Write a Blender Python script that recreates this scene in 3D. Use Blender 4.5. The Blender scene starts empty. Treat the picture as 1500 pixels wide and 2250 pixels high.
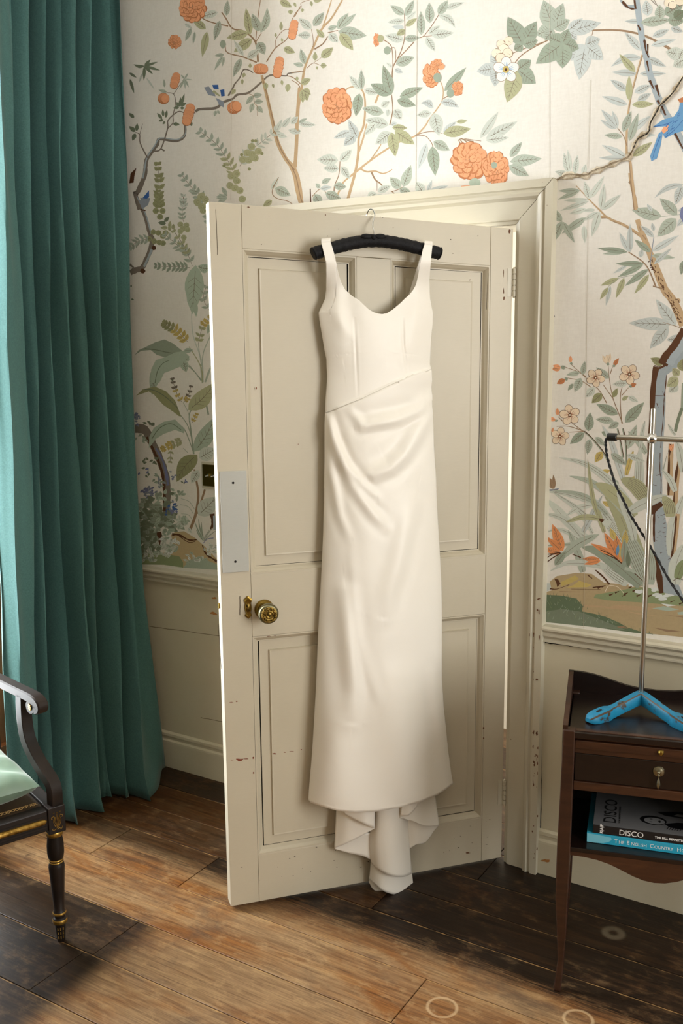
import bpy, bmesh, math, random
import numpy as np
from mathutils import Vector, Matrix

# ------------------------------------------------------------------ camera
SC = bpy.context.scene
COL = SC.collection
FPX, CAMH = 2130.0, 1.6
YAW, PITCH, ROLL = -0.5576236, 0.16722095, -0.00996563
_cy, _sy, _cp, _sp = math.cos(YAW), math.sin(YAW), math.cos(PITCH), math.sin(PITCH)
FWD = np.array([_sy*_cp, _cy*_cp, -_sp]); _r0 = np.array([_cy, -_sy, 0.0]); _u0 = np.cross(_r0, FWD)
RGT = math.cos(ROLL)*_r0 + math.sin(ROLL)*_u0
UPV = -math.sin(ROLL)*_r0 + math.cos(ROLL)*_u0
CAM = np.array([0.0, 0.0, CAMH])
cd = bpy.data.cameras.new('camera'); cam = bpy.data.objects.new('camera', cd); COL.objects.link(cam)
cd.sensor_fit = 'HORIZONTAL'; cd.sensor_width = 24.0; cd.lens = FPX/1500*24.0
cd.clip_start = 0.05
M = Matrix(((RGT[0], UPV[0], -FWD[0], 0), (RGT[1], UPV[1], -FWD[1], 0), (RGT[2], UPV[2], -FWD[2], CAMH), (0, 0, 0, 1)))
cam.matrix_world = M
SC.camera = cam

# ------------------------------------------------------------------ world, lights, exposure
W = bpy.data.worlds.new('sky'); SC.world = W; W.use_nodes = True
W.node_tree.nodes['Background'].inputs[0].default_value = (0.75, 0.87, 1.0, 1)
W.node_tree.nodes['Background'].inputs[1].default_value = 1.2
XL, XR, YB, YW, ZC = -2.66, 2.3, -2.7, 2.67556, 3.25       # room: left, right, behind the camera, papered wall, ceiling
WIN = (1.30, 1.95, 0.30, 2.9)                              # left window opening: y0,y1,z0,z1
def area(name, loc, rot, sx, sy, power, col):
    l = bpy.data.lights.new(name, 'AREA'); l.shape = 'RECTANGLE'; l.size = sx; l.size_y = sy; l.energy = power; l.color = col
    o = bpy.data.objects.new(name, l); COL.objects.link(o); o.location = loc; o.rotation_euler = rot
    return o
# daylight through the window beside the curtain, and through the window facing it in the right wall
area('window_daylight', (XL-0.20, (WIN[0]+WIN[1])/2-.1, (WIN[2]+WIN[3])/2+.1), (0, math.radians(-90), 0), WIN[3]-WIN[2]+.2, WIN[1]-WIN[0]+.3, 185, (0.94, 0.975, 1.0))
area('right_window_daylight', (XR+0.03, 1.3, 1.7), (0, math.radians(90), 0), 1.9, 1.5, 66, (1.0, 0.97, 0.92))
area('passage_daylight', (-2.6, YW+.6, 1.4), (0, math.radians(-90), 0), 1.6, .5, 45, (1.0, 0.98, 0.94))
SC.view_settings.view_transform = 'Standard'; SC.view_settings.look = 'None'
SC.view_settings.exposure = 0.36; SC.view_settings.gamma = 1.0; SC.view_settings.use_curve_mapping = False
try:
    SC.cycles.use_denoising = True
    SC.cycles.max_bounces = 8; SC.cycles.diffuse_bounces = 5
except Exception:
    pass

# ------------------------------------------------------------------ helpers
rnd = random.Random(7)
def ray(x, y): return (x-750)/FPX*RGT - (y-1125)/FPX*UPV + FWD
def pl(x, y, n, p0):
    d = ray(x, y); n = np.asarray(n, float); t = n @ (np.asarray(p0, float)-CAM) / (n @ d); return CAM + t*d
def fl(x, y, z=0.0): return pl(x, y, (0, 0, 1), (0, 0, z))
def wl(x, y, off=0.0): return pl(x, y, (0, 1, 0), (0, YW-off, 0))

def s2l(c): return c/12.92 if c <= 0.04045 else ((c+0.055)/1.055)**2.4
def hexc(h): return tuple(s2l(int(h[i:i+2], 16)/255) for i in (0, 2, 4)) + (1.0,)

def link(o, parent=None):
    COL.objects.link(o)
    if parent is not None: o.parent = parent
    return o
def tag(o, label=None, cat=None, group=None, kind=None):
    if label: o['label'] = label
    if cat: o['category'] = cat
    if group: o['group'] = group
    if kind: o['kind'] = kind
    return o
def empty(name, loc=(0, 0, 0), rz=0.0):
    o = bpy.data.objects.new(name, None); COL.objects.link(o); o.location = loc; o.rotation_euler = (0, 0, rz); o.empty_display_size = 0.05
    return o
class MB:
    """collects verts/faces and links them as one mesh object"""
    def __init__(s): s.v = []; s.f = []
    def add(s, vs, fs):
        b = len(s.v); s.v += [tuple(map(float, p)) for p in vs]; s.f += [tuple(i+b for i in q) for q in fs]; return b
    def box(s, x0, x1, y0, y1, z0, z1):
        s.add([(x0,y0,z0),(x1,y0,z0),(x1,y1,z0),(x0,y1,z0),(x0,y0,z1),(x1,y0,z1),(x1,y1,z1),(x0,y1,z1)],
              [(0,3,2,1),(4,5,6,7),(0,1,5,4),(1,2,6,5),(2,3,7,6),(3,0,4,7)])
    def grid(s, rows, closeu=False, cap=False):
        n = len(rows[0]); b = len(s.v)
        for r in rows: s.v += [tuple(map(float, p)) for p in r]
        for j in range(len(rows)-1):
            for i in range(n if closeu else n-1):
                k = (i+1) % n
                s.f.append((b+j*n+i, b+j*n+k, b+(j+1)*n+k, b+(j+1)*n+i))
        if cap:
            s.f.append(tuple(b+i for i in range(n))[::-1]); m = b+(len(rows)-1)*n; s.f.append(tuple(m+i for i in range(n)))
    def tube(s, pts, rad, seg=10, cap=True):
        pts = [np.asarray(p, float) for p in pts]; n = len(pts)
        rad = [rad]*n if np.isscalar(rad) else list(rad)
        T = [(pts[min(i+1, n-1)]-pts[max(i-1, 0)]) for i in range(n)]; T = [t/np.linalg.norm(t) for t in T]
        a = np.array([0, 0, 1.0]) if abs(T[0][2]) < .9 else np.array([1.0, 0, 0])
        u = np.cross(T[0], a); u /= np.linalg.norm(u); rows = []
        for i in range(n):
            u = u - (u@T[i])*T[i]; u /= np.linalg.norm(u); w = np.cross(T[i], u)
            rows.append([pts[i]+rad[i]*(math.cos(q)*u+math.sin(q)*w) for q in [2*math.pi*k/seg for k in range(seg)]])
        s.grid(rows, True, cap)
    def lathe(s, prof, seg=20, axis='z', c=(0, 0, 0)):
        rows = []
        for r, h in prof:
            rr = []
            for k in range(seg):
                q = 2*math.pi*k/seg; x, y = r*math.cos(q), r*math.sin(q)
                rr.append((c[0]+x, c[1]+y, c[2]+h) if axis == 'z' else (c[0]+x, c[1]+h, c[2]+y))
            rows.append(rr)
        s.grid(rows, True, True)
    def sweep(s, path, sect, up=(0, 0, 1)):
        """section [(a,b)] swept along 3-d points; a along side vector, b along 'up'-like normal"""
        path = [np.asarray(p, float) for p in path]; n = len(path); rows = []
        for i in range(n):
            t = path[min(i+1, n-1)]-path[max(i-1, 0)]; t /= np.linalg.norm(t)
            sd = np.cross(t, np.asarray(up, float)); sd /= np.linalg.norm(sd); nn = np.cross(sd, t)
            sc = sect(i/(n-1)) if callable(sect) else sect
            rows.append([path[i]+a*sd+b*nn for a, b in sc])
        s.grid(rows, True, True)
    def build(s, name, mat, parent=None, smooth=False, bevel=0.0, solid=0.0, sub=0, recalc=True):
        me = bpy.data.meshes.new(name); me.from_pydata(s.v, [], s.f); me.update()
        if recalc:
            bm = bmesh.new(); bm.from_mesh(me); bmesh.ops.recalc_face_normals(bm, faces=bm.faces[:]); bm.to_mesh(me); bm.free()
        if mat: me.materials.append(mat)
        o = bpy.data.objects.new(name, me); link(o, parent)
        if smooth:
            for p in me.polygons: p.use_smooth = True
        if solid:
            m = o.modifiers.new('thick', 'SOLIDIFY'); m.thickness = solid; m.offset = 0
        if bevel:
            m = o.modifiers.new('bevel', 'BEVEL'); m.width = bevel; m.segments = 2; m.limit_method = 'ANGLE'; m.angle_limit = math.radians(40)
        if sub:
            m = o.modifiers.new('sub', 'SUBSURF'); m.levels = sub; m.render_levels = sub
        if smooth and not sub:
            try:
                bm = bmesh.new(); bm.from_mesh(me)
                for e in bm.edges:
                    if len(e.link_faces) == 2 and e.calc_face_angle(0) > math.radians(42): e.smooth = False
                bm.to_mesh(me); bm.free()
            except Exception: pass
        return o
def boxo(name, b, mat, parent=None, bevel=0.0015):
    m = MB(); m.box(*b); return m.build(name, mat, parent, bevel=bevel)
def lerp_tab(tab, y):
    if y <= tab[0][0]: return tab[0][1]
    for (a, va), (b, vb) in zip(tab, tab[1:]):
        if y <= b: return va + (vb-va)*(y-a)/(b-a)
    return tab[-1][1]
def cat_spline(pts, n=6):
    P = [np.asarray(p, float) for p in pts]; out = []
    for i in range(len(P)-1):
        p0, p1, p2, p3 = P[max(i-1, 0)], P[i], P[i+1], P[min(i+2, len(P)-1)]
        for k in range(n):
            t = k/n
            out.append(.5*((2*p1)+(-p0+p2)*t+(2*p0-5*p1+4*p2-p3)*t*t+(-p0+3*p1-3*p2+p3)*t**3))
    out.append(P[-1]); return out

# ------------------------------------------------------------------ materials
def mat(name, col=(.8, .8, .8, 1), rough=.5, metal=0.0, spec=.5, sheen=0.0, build=None, sub=0.0):
    m = bpy.data.materials.new(name); m.use_nodes = True; nt = m.node_tree; b = nt.nodes['Principled BSDF']
    b.inputs['Base Color'].default_value = col; b.inputs['Roughness'].default_value = rough; b.inputs['Metallic'].default_value = metal
    b.inputs['Specular IOR Level'].default_value = spec
    if sheen: b.inputs['Sheen Weight'].default_value = sheen; b.inputs['Sheen Roughness'].default_value = .4
    if build: build(nt, b)
    return m
def N(nt, t, **kw):
    n = nt.nodes.new(t)
    for k, v in kw.items():
        if k.startswith('i_'):
            key = k[2:]; n.inputs[int(key) if key.isdigit() else key].default_value = v
        else: setattr(n, k, v)
    return n
def noise(nt, scale, detail=4, rough=.6, coord='Object', stretch=None, rot=None, dist=0.0):
    tc = N(nt, 'ShaderNodeTexCoord'); mp = N(nt, 'ShaderNodeMapping')
    if stretch: mp.inputs['Scale'].default_value = stretch
    if rot: mp.inputs['Rotation'].default_value = rot
    if coord == 'World':
        g = N(nt, 'ShaderNodeNewGeometry'); nt.links.new(g.outputs['Position'], mp.inputs[0])
    else: nt.links.new(tc.outputs[coord], mp.inputs[0])
    n = N(nt, 'ShaderNodeTexNoise'); n.inputs['Scale'].default_value = scale; n.inputs['Detail'].default_value = detail
    n.inputs['Roughness'].default_value = rough; n.inputs['Distortion'].default_value = dist
    nt.links.new(mp.outputs[0], n.inputs['Vector']); return n
def ramp(nt, fac, stops):
    r = N(nt, 'ShaderNodeValToRGB'); e = r.color_ramp.elements
    while len(e) < len(stops): e.new(.5)
    for q, (p, c) in zip(e, stops): q.position = p; q.color = c if len(c) == 4 else tuple(c)+(1,)
    nt.links.new(fac, r.inputs[0]); return r
def mix(nt, fac, a, b, mode='MIX'):
    m = N(nt, 'ShaderNodeMix', data_type='RGBA', blend_type=mode)
    for s, v in ((0, fac), (6, a), (7, b)):
        if hasattr(v, 'links'): nt.links.new(v, m.inputs[s])
        else: m.inputs[s].default_value = v
    return m.outputs[2]
def bump(nt, b, h, strength=.3, dist=.002):
    u = N(nt, 'ShaderNodeBump'); u.inputs['Strength'].default_value = strength; u.inputs['Distance'].default_value = dist
    nt.links.new(h, u.inputs['Height']); nt.links.new(u.outputs[0], b.inputs['Normal'])

def paint_build(c1, c2, chip=None, chipamt=.70, brush=(3, 3, 40)):
    def f(nt, b):
        n1 = noise(nt, 3.0, 5, .6, 'World'); n2 = noise(nt, 14.0, 3, .6, 'World', stretch=brush)
        c = ramp(nt, n1.outputs[0], [(.3, c1), (.7, c2)]).outputs[0]
        c = mix(nt, .18, c, ramp(nt, n2.outputs[0], [(.35, c2), (.65, c1)]).outputs[0])
        if chip:
            n3 = noise(nt, 46, 6, .62, 'World', stretch=(1, 1, .7)); n4 = noise(nt, 2.6, 2, .5, 'World')
            m = N(nt, 'ShaderNodeMath', operation='MULTIPLY_ADD'); nt.links.new(n4.outputs[0], m.inputs[0]); m.inputs[1].default_value = .30
            nt.links.new(n3.outputs[0], m.inputs[2])
            k = ramp(nt, m.outputs[0], [(chipamt+.145, (0, 0, 0)), (chipamt+.16, (1, 1, 1))]).outputs[0]
            c = mix(nt, k, c, chip)
        nt.links.new(c, b.inputs['Base Color'])
        bump(nt, b, n2.outputs[0], .12, .001)
    return f
CR1, CR2 = hexc('cfc8b4'), hexc('d9d3c1')
CHIP = hexc('6b4a33')
M_door = mat('door_paint', rough=.42, build=paint_build(hexc('bfb6a0'), hexc('c7bea9'), CHIP, .80))
M_trim = mat('trim_paint', rough=.38, build=paint_build(hexc('c2bba6'), hexc('cac4b1'), CHIP, .78))
M_wains = mat('wainscot_paint', rough=.5, build=paint_build(hexc('c6bea4'), hexc('cec7b1'), hexc('96704f'), .80))
M_dark = mat('dark_gap', hexc('14100b'), .9)
M_chip = mat('bare_wood_chip', hexc('6a442c'), .8)
M_plain = mat('plaster', hexc('cfc8b9'), .9)
M_ceil = mat('ceiling_white', hexc('e6e1d6'), .9)
def paper_build(nt, b):
    n1 = noise(nt, 220, 3, .6, 'World', stretch=(1, 1, .25)); n2 = noise(nt, 1.3, 4, .6, 'World')
    n3 = noise(nt, 220, 3, .6, 'World', stretch=(.25, 1, 1))
    c = ramp(nt, n2.outputs[0], [(.3, hexc('dddad2')), (.7, hexc('e5e2dc'))]).outputs[0]
    c = mix(nt, .10, c, ramp(nt, n1.outputs[0], [(.35, hexc('c9c2b2')), (.65, hexc('f0ece2'))]).outputs[0])
    c = mix(nt, .10, c, ramp(nt, n3.outputs[0], [(.35, hexc('c9c2b2')), (.65, hexc('f0ece2'))]).outputs[0])
    nt.links.new(c, b.inputs['Base Color'])
M_paper = mat('wallpaper_ground', rough=.75, spec=.25, build=paper_build)
def print_build(nt, b):
    a = N(nt, 'ShaderNodeAttribute', attribute_name='ink')
    n = noise(nt, 120, 4, .6, 'World')
    c = mix(nt, .25, a.outputs['Color'], ramp(nt, n.outputs[0], [(.35, (.78, .78, .78)), (.65, (1, 1, 1))]).outputs[0], 'MULTIPLY')
    nt.links.new(c, b.inputs['Base Color'])
M_print = mat('wallpaper_ink', rough=.75, spec=.2, build=print_build)

def wood_build(stops, scale=6, stretch=(1, 14, 14), rough=None, bmp=.15, coord='Object'):
    def f(nt, b):
        n1 = noise(nt, scale, 6, .65, coord, stretch=stretch, dist=.6); n2 = noise(nt, 2.5, 4, .6, coord)
        c = ramp(nt, n1.outputs[0], stops).outputs[0]
        c = mix(nt, .35, c, ramp(nt, n2.outputs[0], [(.3, stops[0][1]), (.7, stops[-1][1])]).outputs[0])
        nt.links.new(c, b.inputs['Base Color']); bump(nt, b, n1.outputs[0], bmp, .001)
    return f
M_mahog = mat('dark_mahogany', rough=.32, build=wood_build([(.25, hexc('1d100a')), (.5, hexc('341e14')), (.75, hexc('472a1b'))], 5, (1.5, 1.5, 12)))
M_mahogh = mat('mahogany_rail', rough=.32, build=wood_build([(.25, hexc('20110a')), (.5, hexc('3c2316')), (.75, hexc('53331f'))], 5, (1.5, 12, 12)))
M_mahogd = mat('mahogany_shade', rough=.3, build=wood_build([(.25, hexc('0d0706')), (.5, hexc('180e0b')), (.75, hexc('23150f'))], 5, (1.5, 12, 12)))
M_brass = mat('aged_brass', hexc('8f7638'), .38, 1.0)
def brass_build(nt, b):
    n = noise(nt, 160, 4, .6, 'Object'); nt.links.new(ramp(nt, n.outputs[0], [(.4, hexc('4a3b1c')), (.6, hexc('a88d4c'))]).outputs[0], b.inputs['Base Color'])
    bump(nt, b, n.outputs[0], .8, .002)
M_brassr = mat('embossed_brass', rough=.35, metal=1.0, build=brass_build)
M_steel = mat('brushed_steel', hexc('b9b5aa'), .28, 1.0)
M_chrome = mat('chrome', hexc('d8d8d6'), .12, 1.0)
M_black = mat('black_plastic', hexc('101010'), .35)

# ------------------------------------------------------------------ the setting
# floor boards run along the papered wall; each board is a piece of its own on a dark sub-floor
def plank_build(nt, b):
    g = N(nt, 'ShaderNodeNewGeometry'); oi = N(nt, 'ShaderNodeObjectInfo'); sep = N(nt, 'ShaderNodeSeparateXYZ'); nt.links.new(g.outputs['Position'], sep.inputs[0])
    mp = N(nt, 'ShaderNodeMapping'); mp.inputs['Scale'].default_value = (1.1, 26, 1)
    cmb = N(nt, 'ShaderNodeCombineXYZ')
    mm = N(nt, 'ShaderNodeMath', operation='MULTIPLY'); nt.links.new(oi.outputs['Random'], mm.inputs[0]); mm.inputs[1].default_value = 40
    nt.links.new(mm.outputs[0], cmb.inputs[0]); nt.links.new(mm.outputs[0], cmb.inputs[2])
    ad = N(nt, 'ShaderNodeVectorMath', operation='ADD'); nt.links.new(g.outputs['Position'], ad.inputs[0]); nt.links.new(cmb.outputs[0], ad.inputs[1])
    nt.links.new(ad.outputs[0], mp.inputs[0])
    gr = N(nt, 'ShaderNodeTexNoise'); gr.inputs['Scale'].default_value = 2.6; gr.inputs['Detail'].default_value = 8; gr.inputs['Roughness'].default_value = .68; gr.inputs['Distortion'].default_value = 1.2
    nt.links.new(mp.outputs[0], gr.inputs['Vector'])
    mp2 = N(nt, 'ShaderNodeMapping'); mp2.inputs['Scale'].default_value = (2.2, 60, 1); nt.links.new(ad.outputs[0], mp2.inputs[0])
    g2 = N(nt, 'ShaderNodeTexNoise'); g2.inputs['Scale'].default_value = 5; g2.inputs['Detail'].default_value = 4; nt.links.new(mp2.outputs[0], g2.inputs['Vector'])
    wear = noise(nt, 3.2, 6, .68, 'World', stretch=(1, 1.7, 1), dist=.5)
    fine = noise(nt, 24, 7, .72, 'World', stretch=(.75, 1.25, 1))
    sc = N(nt, 'ShaderNodeSeparateColor'); nt.links.new(oi.outputs['Color'], sc.inputs[0])
    worn = ramp(nt, gr.outputs[0], [(.28, hexc('674d34')), (.5, hexc('8a6d4d')), (.72, hexc('a2865f'))]).outputs[0]
    orange = ramp(nt, gr.outputs[0], [(.28, hexc('472811')), (.5, hexc('7a4a1e')), (.72, hexc('98642b'))]).outputs[0]
    blot = noise(nt, 5.5, 5, .62, 'World', stretch=(.6, 1.3, 1), dist=.8)
    of = N(nt, 'ShaderNodeMath', operation='ADD'); of.use_clamp = True; nt.links.new(sc.outputs[1], of.inputs[0])
    br = N(nt, 'ShaderNodeMapRange'); nt.links.new(blot.outputs[0], br.inputs[0])
    for i_, v_ in ((1, .36), (2, .64), (3, -.45), (4, .45)): br.inputs[i_].default_value = v_
    nt.links.new(br.outputs[0], of.inputs[1])
    base = mix(nt, of.outputs[0], worn, orange)
    lines = ramp(nt, g2.outputs[0], [(.40, (.55, .50, .46)), (.55, (1, 1, 1))]).outputs[0]
    base = mix(nt, .55, base, lines, 'MULTIPLY')
    pale = ramp(nt, fine.outputs[0], [(.52, (0, 0, 0)), (.70, (.6, .6, .6))]).outputs[0]
    base = mix(nt, pale, base, hexc('a98b63'))
    grime = ramp(nt, wear.outputs[0], [(.52, (0, 0, 0)), (.68, (.6, .6, .6))]).outputs[0]
    base = mix(nt, grime, base, hexc('42352b'))
    stain_and_shade = ramp(nt, gr.outputs[0], [(.30, hexc('080503')), (.52, hexc('150d08')), (.72, hexc('301e10'))]).outputs[0]
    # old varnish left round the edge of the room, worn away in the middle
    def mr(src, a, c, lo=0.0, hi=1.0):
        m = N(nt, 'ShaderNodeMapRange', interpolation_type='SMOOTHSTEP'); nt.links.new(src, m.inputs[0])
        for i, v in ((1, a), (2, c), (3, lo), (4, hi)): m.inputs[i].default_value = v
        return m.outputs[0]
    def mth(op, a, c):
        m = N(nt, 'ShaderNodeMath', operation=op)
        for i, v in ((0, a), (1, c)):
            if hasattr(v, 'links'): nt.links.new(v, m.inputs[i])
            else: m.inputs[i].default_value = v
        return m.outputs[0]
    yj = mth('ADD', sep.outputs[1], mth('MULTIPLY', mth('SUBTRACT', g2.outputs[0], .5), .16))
    m1 = mr(yj, 2.09, 2.17)  # varnish by the papered wall, its edge painted along the door's floor shadow
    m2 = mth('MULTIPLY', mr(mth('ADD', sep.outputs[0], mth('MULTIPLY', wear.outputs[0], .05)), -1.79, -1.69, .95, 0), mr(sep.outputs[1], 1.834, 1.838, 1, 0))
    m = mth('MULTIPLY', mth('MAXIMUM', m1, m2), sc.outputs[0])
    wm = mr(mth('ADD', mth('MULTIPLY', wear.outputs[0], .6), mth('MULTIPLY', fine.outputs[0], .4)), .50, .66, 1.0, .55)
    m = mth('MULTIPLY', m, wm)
    col = mix(nt, m, base, stain_and_shade)
    # dark knots, ink spots
    sp = noise(nt, 9, 2, .5, 'World'); k = ramp(nt, sp.outputs[0], [(.74, (0, 0, 0)), (.79, (.8, .8, .8))]).outputs[0]
    col = mix(nt, k, col, hexc('3a271a'))
    # pale rings left by glasses
    def ringm(cx, cy, r, w):
        v = N(nt, 'ShaderNodeVectorMath', operation='DISTANCE'); nt.links.new(g.outputs['Position'], v.inputs[0]); v.inputs[1].default_value = (cx, cy, 0)
        d = mth('ABSOLUTE', mth('SUBTRACT', v.outputs['Value'], r), 0)
        return mr(d, w*.2, w, .34, 0)
    R1, R2, R3 = fl(971, 2213), fl(1270, 2240), fl(1347, 2050)
    for R, r, w in ((R1, .036, .006), (R2, .034, .006), (R3, .022, .016)):
        col = mix(nt, ringm(R[0], R[1], r, w), col, hexc('d8bd93') if R is not R3 else hexc('8d8068'))
    # edges of the boards worn pale
    tc = N(nt, 'ShaderNodeTexCoord'); sg = N(nt, 'ShaderNodeSeparateXYZ'); nt.links.new(tc.outputs['Generated'], sg.inputs[0])
    ed = mth('MULTIPLY', mr(mth('SUBTRACT', 1.0, sg.outputs[1]), .012, .028, 1, 0), mr(fine.outputs[0], .42, .56, .1, .75))
    col = mix(nt, ed, col, hexc('b08a58'))
    nt.links.new(col, b.inputs['Base Color'])
    nt.links.new(mr(wear.outputs[0], .3, .7, .34, .5), b.inputs['Roughness'])
    bump(nt, b, gr.outputs[0], .25, .002)
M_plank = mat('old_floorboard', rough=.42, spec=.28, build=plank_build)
M_sub = mat('sub_floor', hexc('1a120b'), .9)
mb = MB(); mb.box(XL-.3, XR, YB, YW+1.1, -.05, -.0125)
FLOOR = tag(mb.build('floor', M_sub), kind='structure')
seams = [-2.7, -2.5, -2.3, -2.1, -1.9, -1.7, -1.5, -1.3, -1.1, -.9, -.7, -.5, -.3, -.1, .1, .3, .5, .70, .89, 1.08, 1.27, 1.463, 1.653, 1.834, 2.025, 2.226, 2.372, 2.523, 2.70, 2.9, 3.1, 3.3, 3.5, 3.77]
joints = {1.27: [-1.20], 1.463: [-1.862, -.2], 1.653: [-1.833, -.35], 1.834: [-1.019], 2.025: [-2.235, -1.86, -.1], 2.226: [-1.3], 2.372: [-1.75, -.2], 2.523: [-1.1]}
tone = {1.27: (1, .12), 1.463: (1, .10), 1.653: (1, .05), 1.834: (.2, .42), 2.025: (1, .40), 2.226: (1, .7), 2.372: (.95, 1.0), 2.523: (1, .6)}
for y0, y1 in zip(seams, seams[1:]):
    js = sorted(joints.get(y0, [rnd.uniform(-2, -1), rnd.uniform(0, 1.2)]))
    xs = [XL-.25]+js+[XR]
    for x0, x1 in zip(xs, xs[1:]):
        g = .0012
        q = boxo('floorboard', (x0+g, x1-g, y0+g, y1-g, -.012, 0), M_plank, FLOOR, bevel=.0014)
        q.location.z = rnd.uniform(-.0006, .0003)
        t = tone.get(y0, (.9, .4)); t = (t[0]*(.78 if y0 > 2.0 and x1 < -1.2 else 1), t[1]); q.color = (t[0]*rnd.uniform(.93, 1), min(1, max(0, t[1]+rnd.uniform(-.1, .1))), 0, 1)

# papered wall with the doorway
DX0, DX1, DZ = -1.945, -1.0725, 1.940
mb = MB()
for (x0, x1, z0, z1) in ((XL-.3, DX0, 0, ZC), (DX1, XR, 0, ZC), (DX0, DX1, DZ, ZC)): mb.box(x0, x1, YW, YW+.16, z0, z1)
WALL = tag(mb.build('wall_back', M_paper), kind='structure')
# other walls and ceiling
mb = MB(); y0, y1, z0, z1 = WIN
for (a, b_, c, d) in ((YB, y0, 0, ZC), (y1, YW, 0, ZC), (y0, y1, 0, z0), (y0, y1, z1, ZC)): mb.box(XL-.17, XL, a, b_, c, d)
tag(mb.build('wall_left', M_plain), kind='structure')
mb = MB()
for (a, b_, c, d) in ((YB, .55, 0, ZC), (2.05, YW, 0, ZC), (.55, 2.05, 0, .75), (.55, 2.05, 2.65, ZC)): mb.box(XR, XR+.02, a, b_, c, d)
tag(mb.build('wall_right', M_plain), kind='structure')
mb = MB(); mb.box(XL, XR, YB-.02, YB, 0, ZC); tag(mb.build('wall_front', M_plain), kind='structure')
mb = MB(); mb.box(XL-.3, XR, YB, YW+.16, ZC, ZC+.03); tag(mb.build('ceiling', M_ceil), kind='structure')
# passage beyond the doorway
mb = MB(); mb.box(-2.9, -.2, YW+1.0, YW+1.03, 0, 2.6); mb.box(-2.93, -2.9, YW+.16, YW+1.03, 0, 2.6); mb.box(-.2, -.17, YW+.16, YW+1.03, 0, 2.6); mb.box(-2.93, -.17, YW+.16, YW+1.03, 2.6, 2.63)
tag(mb.build('wall_passage', M_plain), kind='structure')

# left window: frame, sill, bars and the polished wooden architrave beside the curtain
M_archi = mat('orange_wood', rough=.4, build=wood_build([(.25, hexc('7d4322')), (.5, hexc('a9613a')), (.75, hexc('bd7548'))], 4, (4, 4, 1)))
win = tag(empty('window_1', (XL, (y0+y1)/2, z0)), kind='structure')
def wpart(name, bx, m, bev=.002):
    q = boxo(name, bx, m, None, bev); q.parent = win; q.location = -Vector(win.location); return q
wpart('architrave', (XL+.001, XL+.035, y1, y1+.24, 0, 2.95), M_archi); wpart('architrave', (XL+.001, XL+.035, y0-.2, y0, 0, 2.95), M_archi)
wpart('sill', (XL-.01, XL+.06, y0-.2, y1+.2, z0-.045, z0-.005), M_archi)
ym = (y0+y1)/2
for yy in (y0+.02, y1-.02, y0+(y1-y0)/3, y0+2*(y1-y0)/3): wpart('glazing_bar', (XL-.15, XL-.134, yy-.011, yy+.011, z0, z1), M_trim)
for i in range(7):
    zz = z0+.02+(z1-z0-.04)*i/6; wpart('glazing_bar', (XL-.149, XL-.135, y0, y1, zz-.011, zz+.011), M_trim)
win2 = tag(empty('window_2', (XR, 1.3, .75)), kind='structure')
for bx in ((.53, 2.07, .73, .77), (.53, 2.07, 2.63, 2.67), (.53, .57, .75, 2.65), (2.03, 2.07, .75, 2.65), (1.29, 1.31, .75, 2.65), (.55, 2.05, 1.69, 1.71)):
    q = boxo('sash_frame', (XR-.01, XR+.015)+bx, M_trim, None); q.parent = win2; q.location = -Vector(win2.location)

# wainscot, dado rail, baseboard
XC0, XC1 = DX0-.115, -.9585        # outer edges of the door casing
def prof_sweep(name, prof, x0, x1, m, parent=None):
    mb = MB(); rows = [[(x, YW-p, z) for z, p in prof] for x in (x0, x1)]
    n = len(prof); mb.v = [v for r in rows for v in r]
    mb.f = [(i, i+1, n+i+1, n+i) for i in range(n-1)] + [tuple(range(n)), tuple(range(2*n-1, n-1, -1))]
    return mb.build(name, m, parent)
dado = [(.79, 0), (.79, .030), (.781, .036), (.772, .036), (.768, .028), (.757, .024), (.748, .027), (.741, .027), (.737, .019), (.724, .015), (.716, .019), (.708, .019), (.704, .006), (.70, 0)]
dado = [(.79-(.79-z)*.62, p_) for z, p_ in dado]
base = [(.142, 0), (.142, .006), (.136, .014), (.126, .015), (.122, .009), (.112, .011), (.106, .017), (.099, .018), (.0, .02), (.0, 0)]
for k, (a, b_) in enumerate(((XL, XC0), (XC1, XR))):
    side = 'left' if k == 0 else 'right'
    tag(prof_sweep('baseboard_'+side, base, a, b_, M_wains), kind='structure')
    tag(prof_sweep('trim_%d' % (k+2), dado, a, b_, M_trim), kind='structure')
    wq = prof_sweep('wainscot', [(.737, .0), (.737, .005), (.13, .005), (.13, .0)], a, b_, M_wains, WALL)
def strip(px, w, off, name, m, parent=None):
    """thin line drawn on the papered wall plane through photo points, w in photo px"""
    mb = MB(); P = [np.array(p, float) for p in px]; L = []; R = []
    for i, p in enumerate(P):
        t = P[min(i+1, len(P)-1)]-P[max(i-1, 0)]; t /= np.linalg.norm(t); nn = np.array([-t[1], t[0]]); ww = w[i] if hasattr(w, '__len__') else w
        L.append(wl(*(p+nn*ww/2), off)); R.append(wl(*(p-nn*ww/2), off))
    mb.grid([L, R]); return mb.build(name, m, parent, solid=0)
def jag(a, b, n, amp):
    return [(a[0]+(b[0]-a[0])*i/n+rnd.uniform(-amp, amp), a[1]+(b[1]-a[1])*i/n+rnd.uniform(-amp, amp)) for i in range(n+1)]
strip(jag((1193, 1410), (1500, 1453), 40, .8), [rnd.uniform(2, 6.5)*(1-.35*i/40) for i in range(41)], .0056, 'wainscot_gap', M_dark, WALL)
strip(jag((1192, 1408), (1187, 1832), 40, .3), [rnd.uniform(1.6, 2.6) for i in range(41)], .0056, 'wainscot_gap', M_dark, WALL)
M_crack = mat('paint_crack', hexc('8a8068'), .9)
strip(jag((328, 1376), (486, 1398), 12, .6), 1.6, .0056, 'paint_crack', M_crack, WALL)
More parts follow.
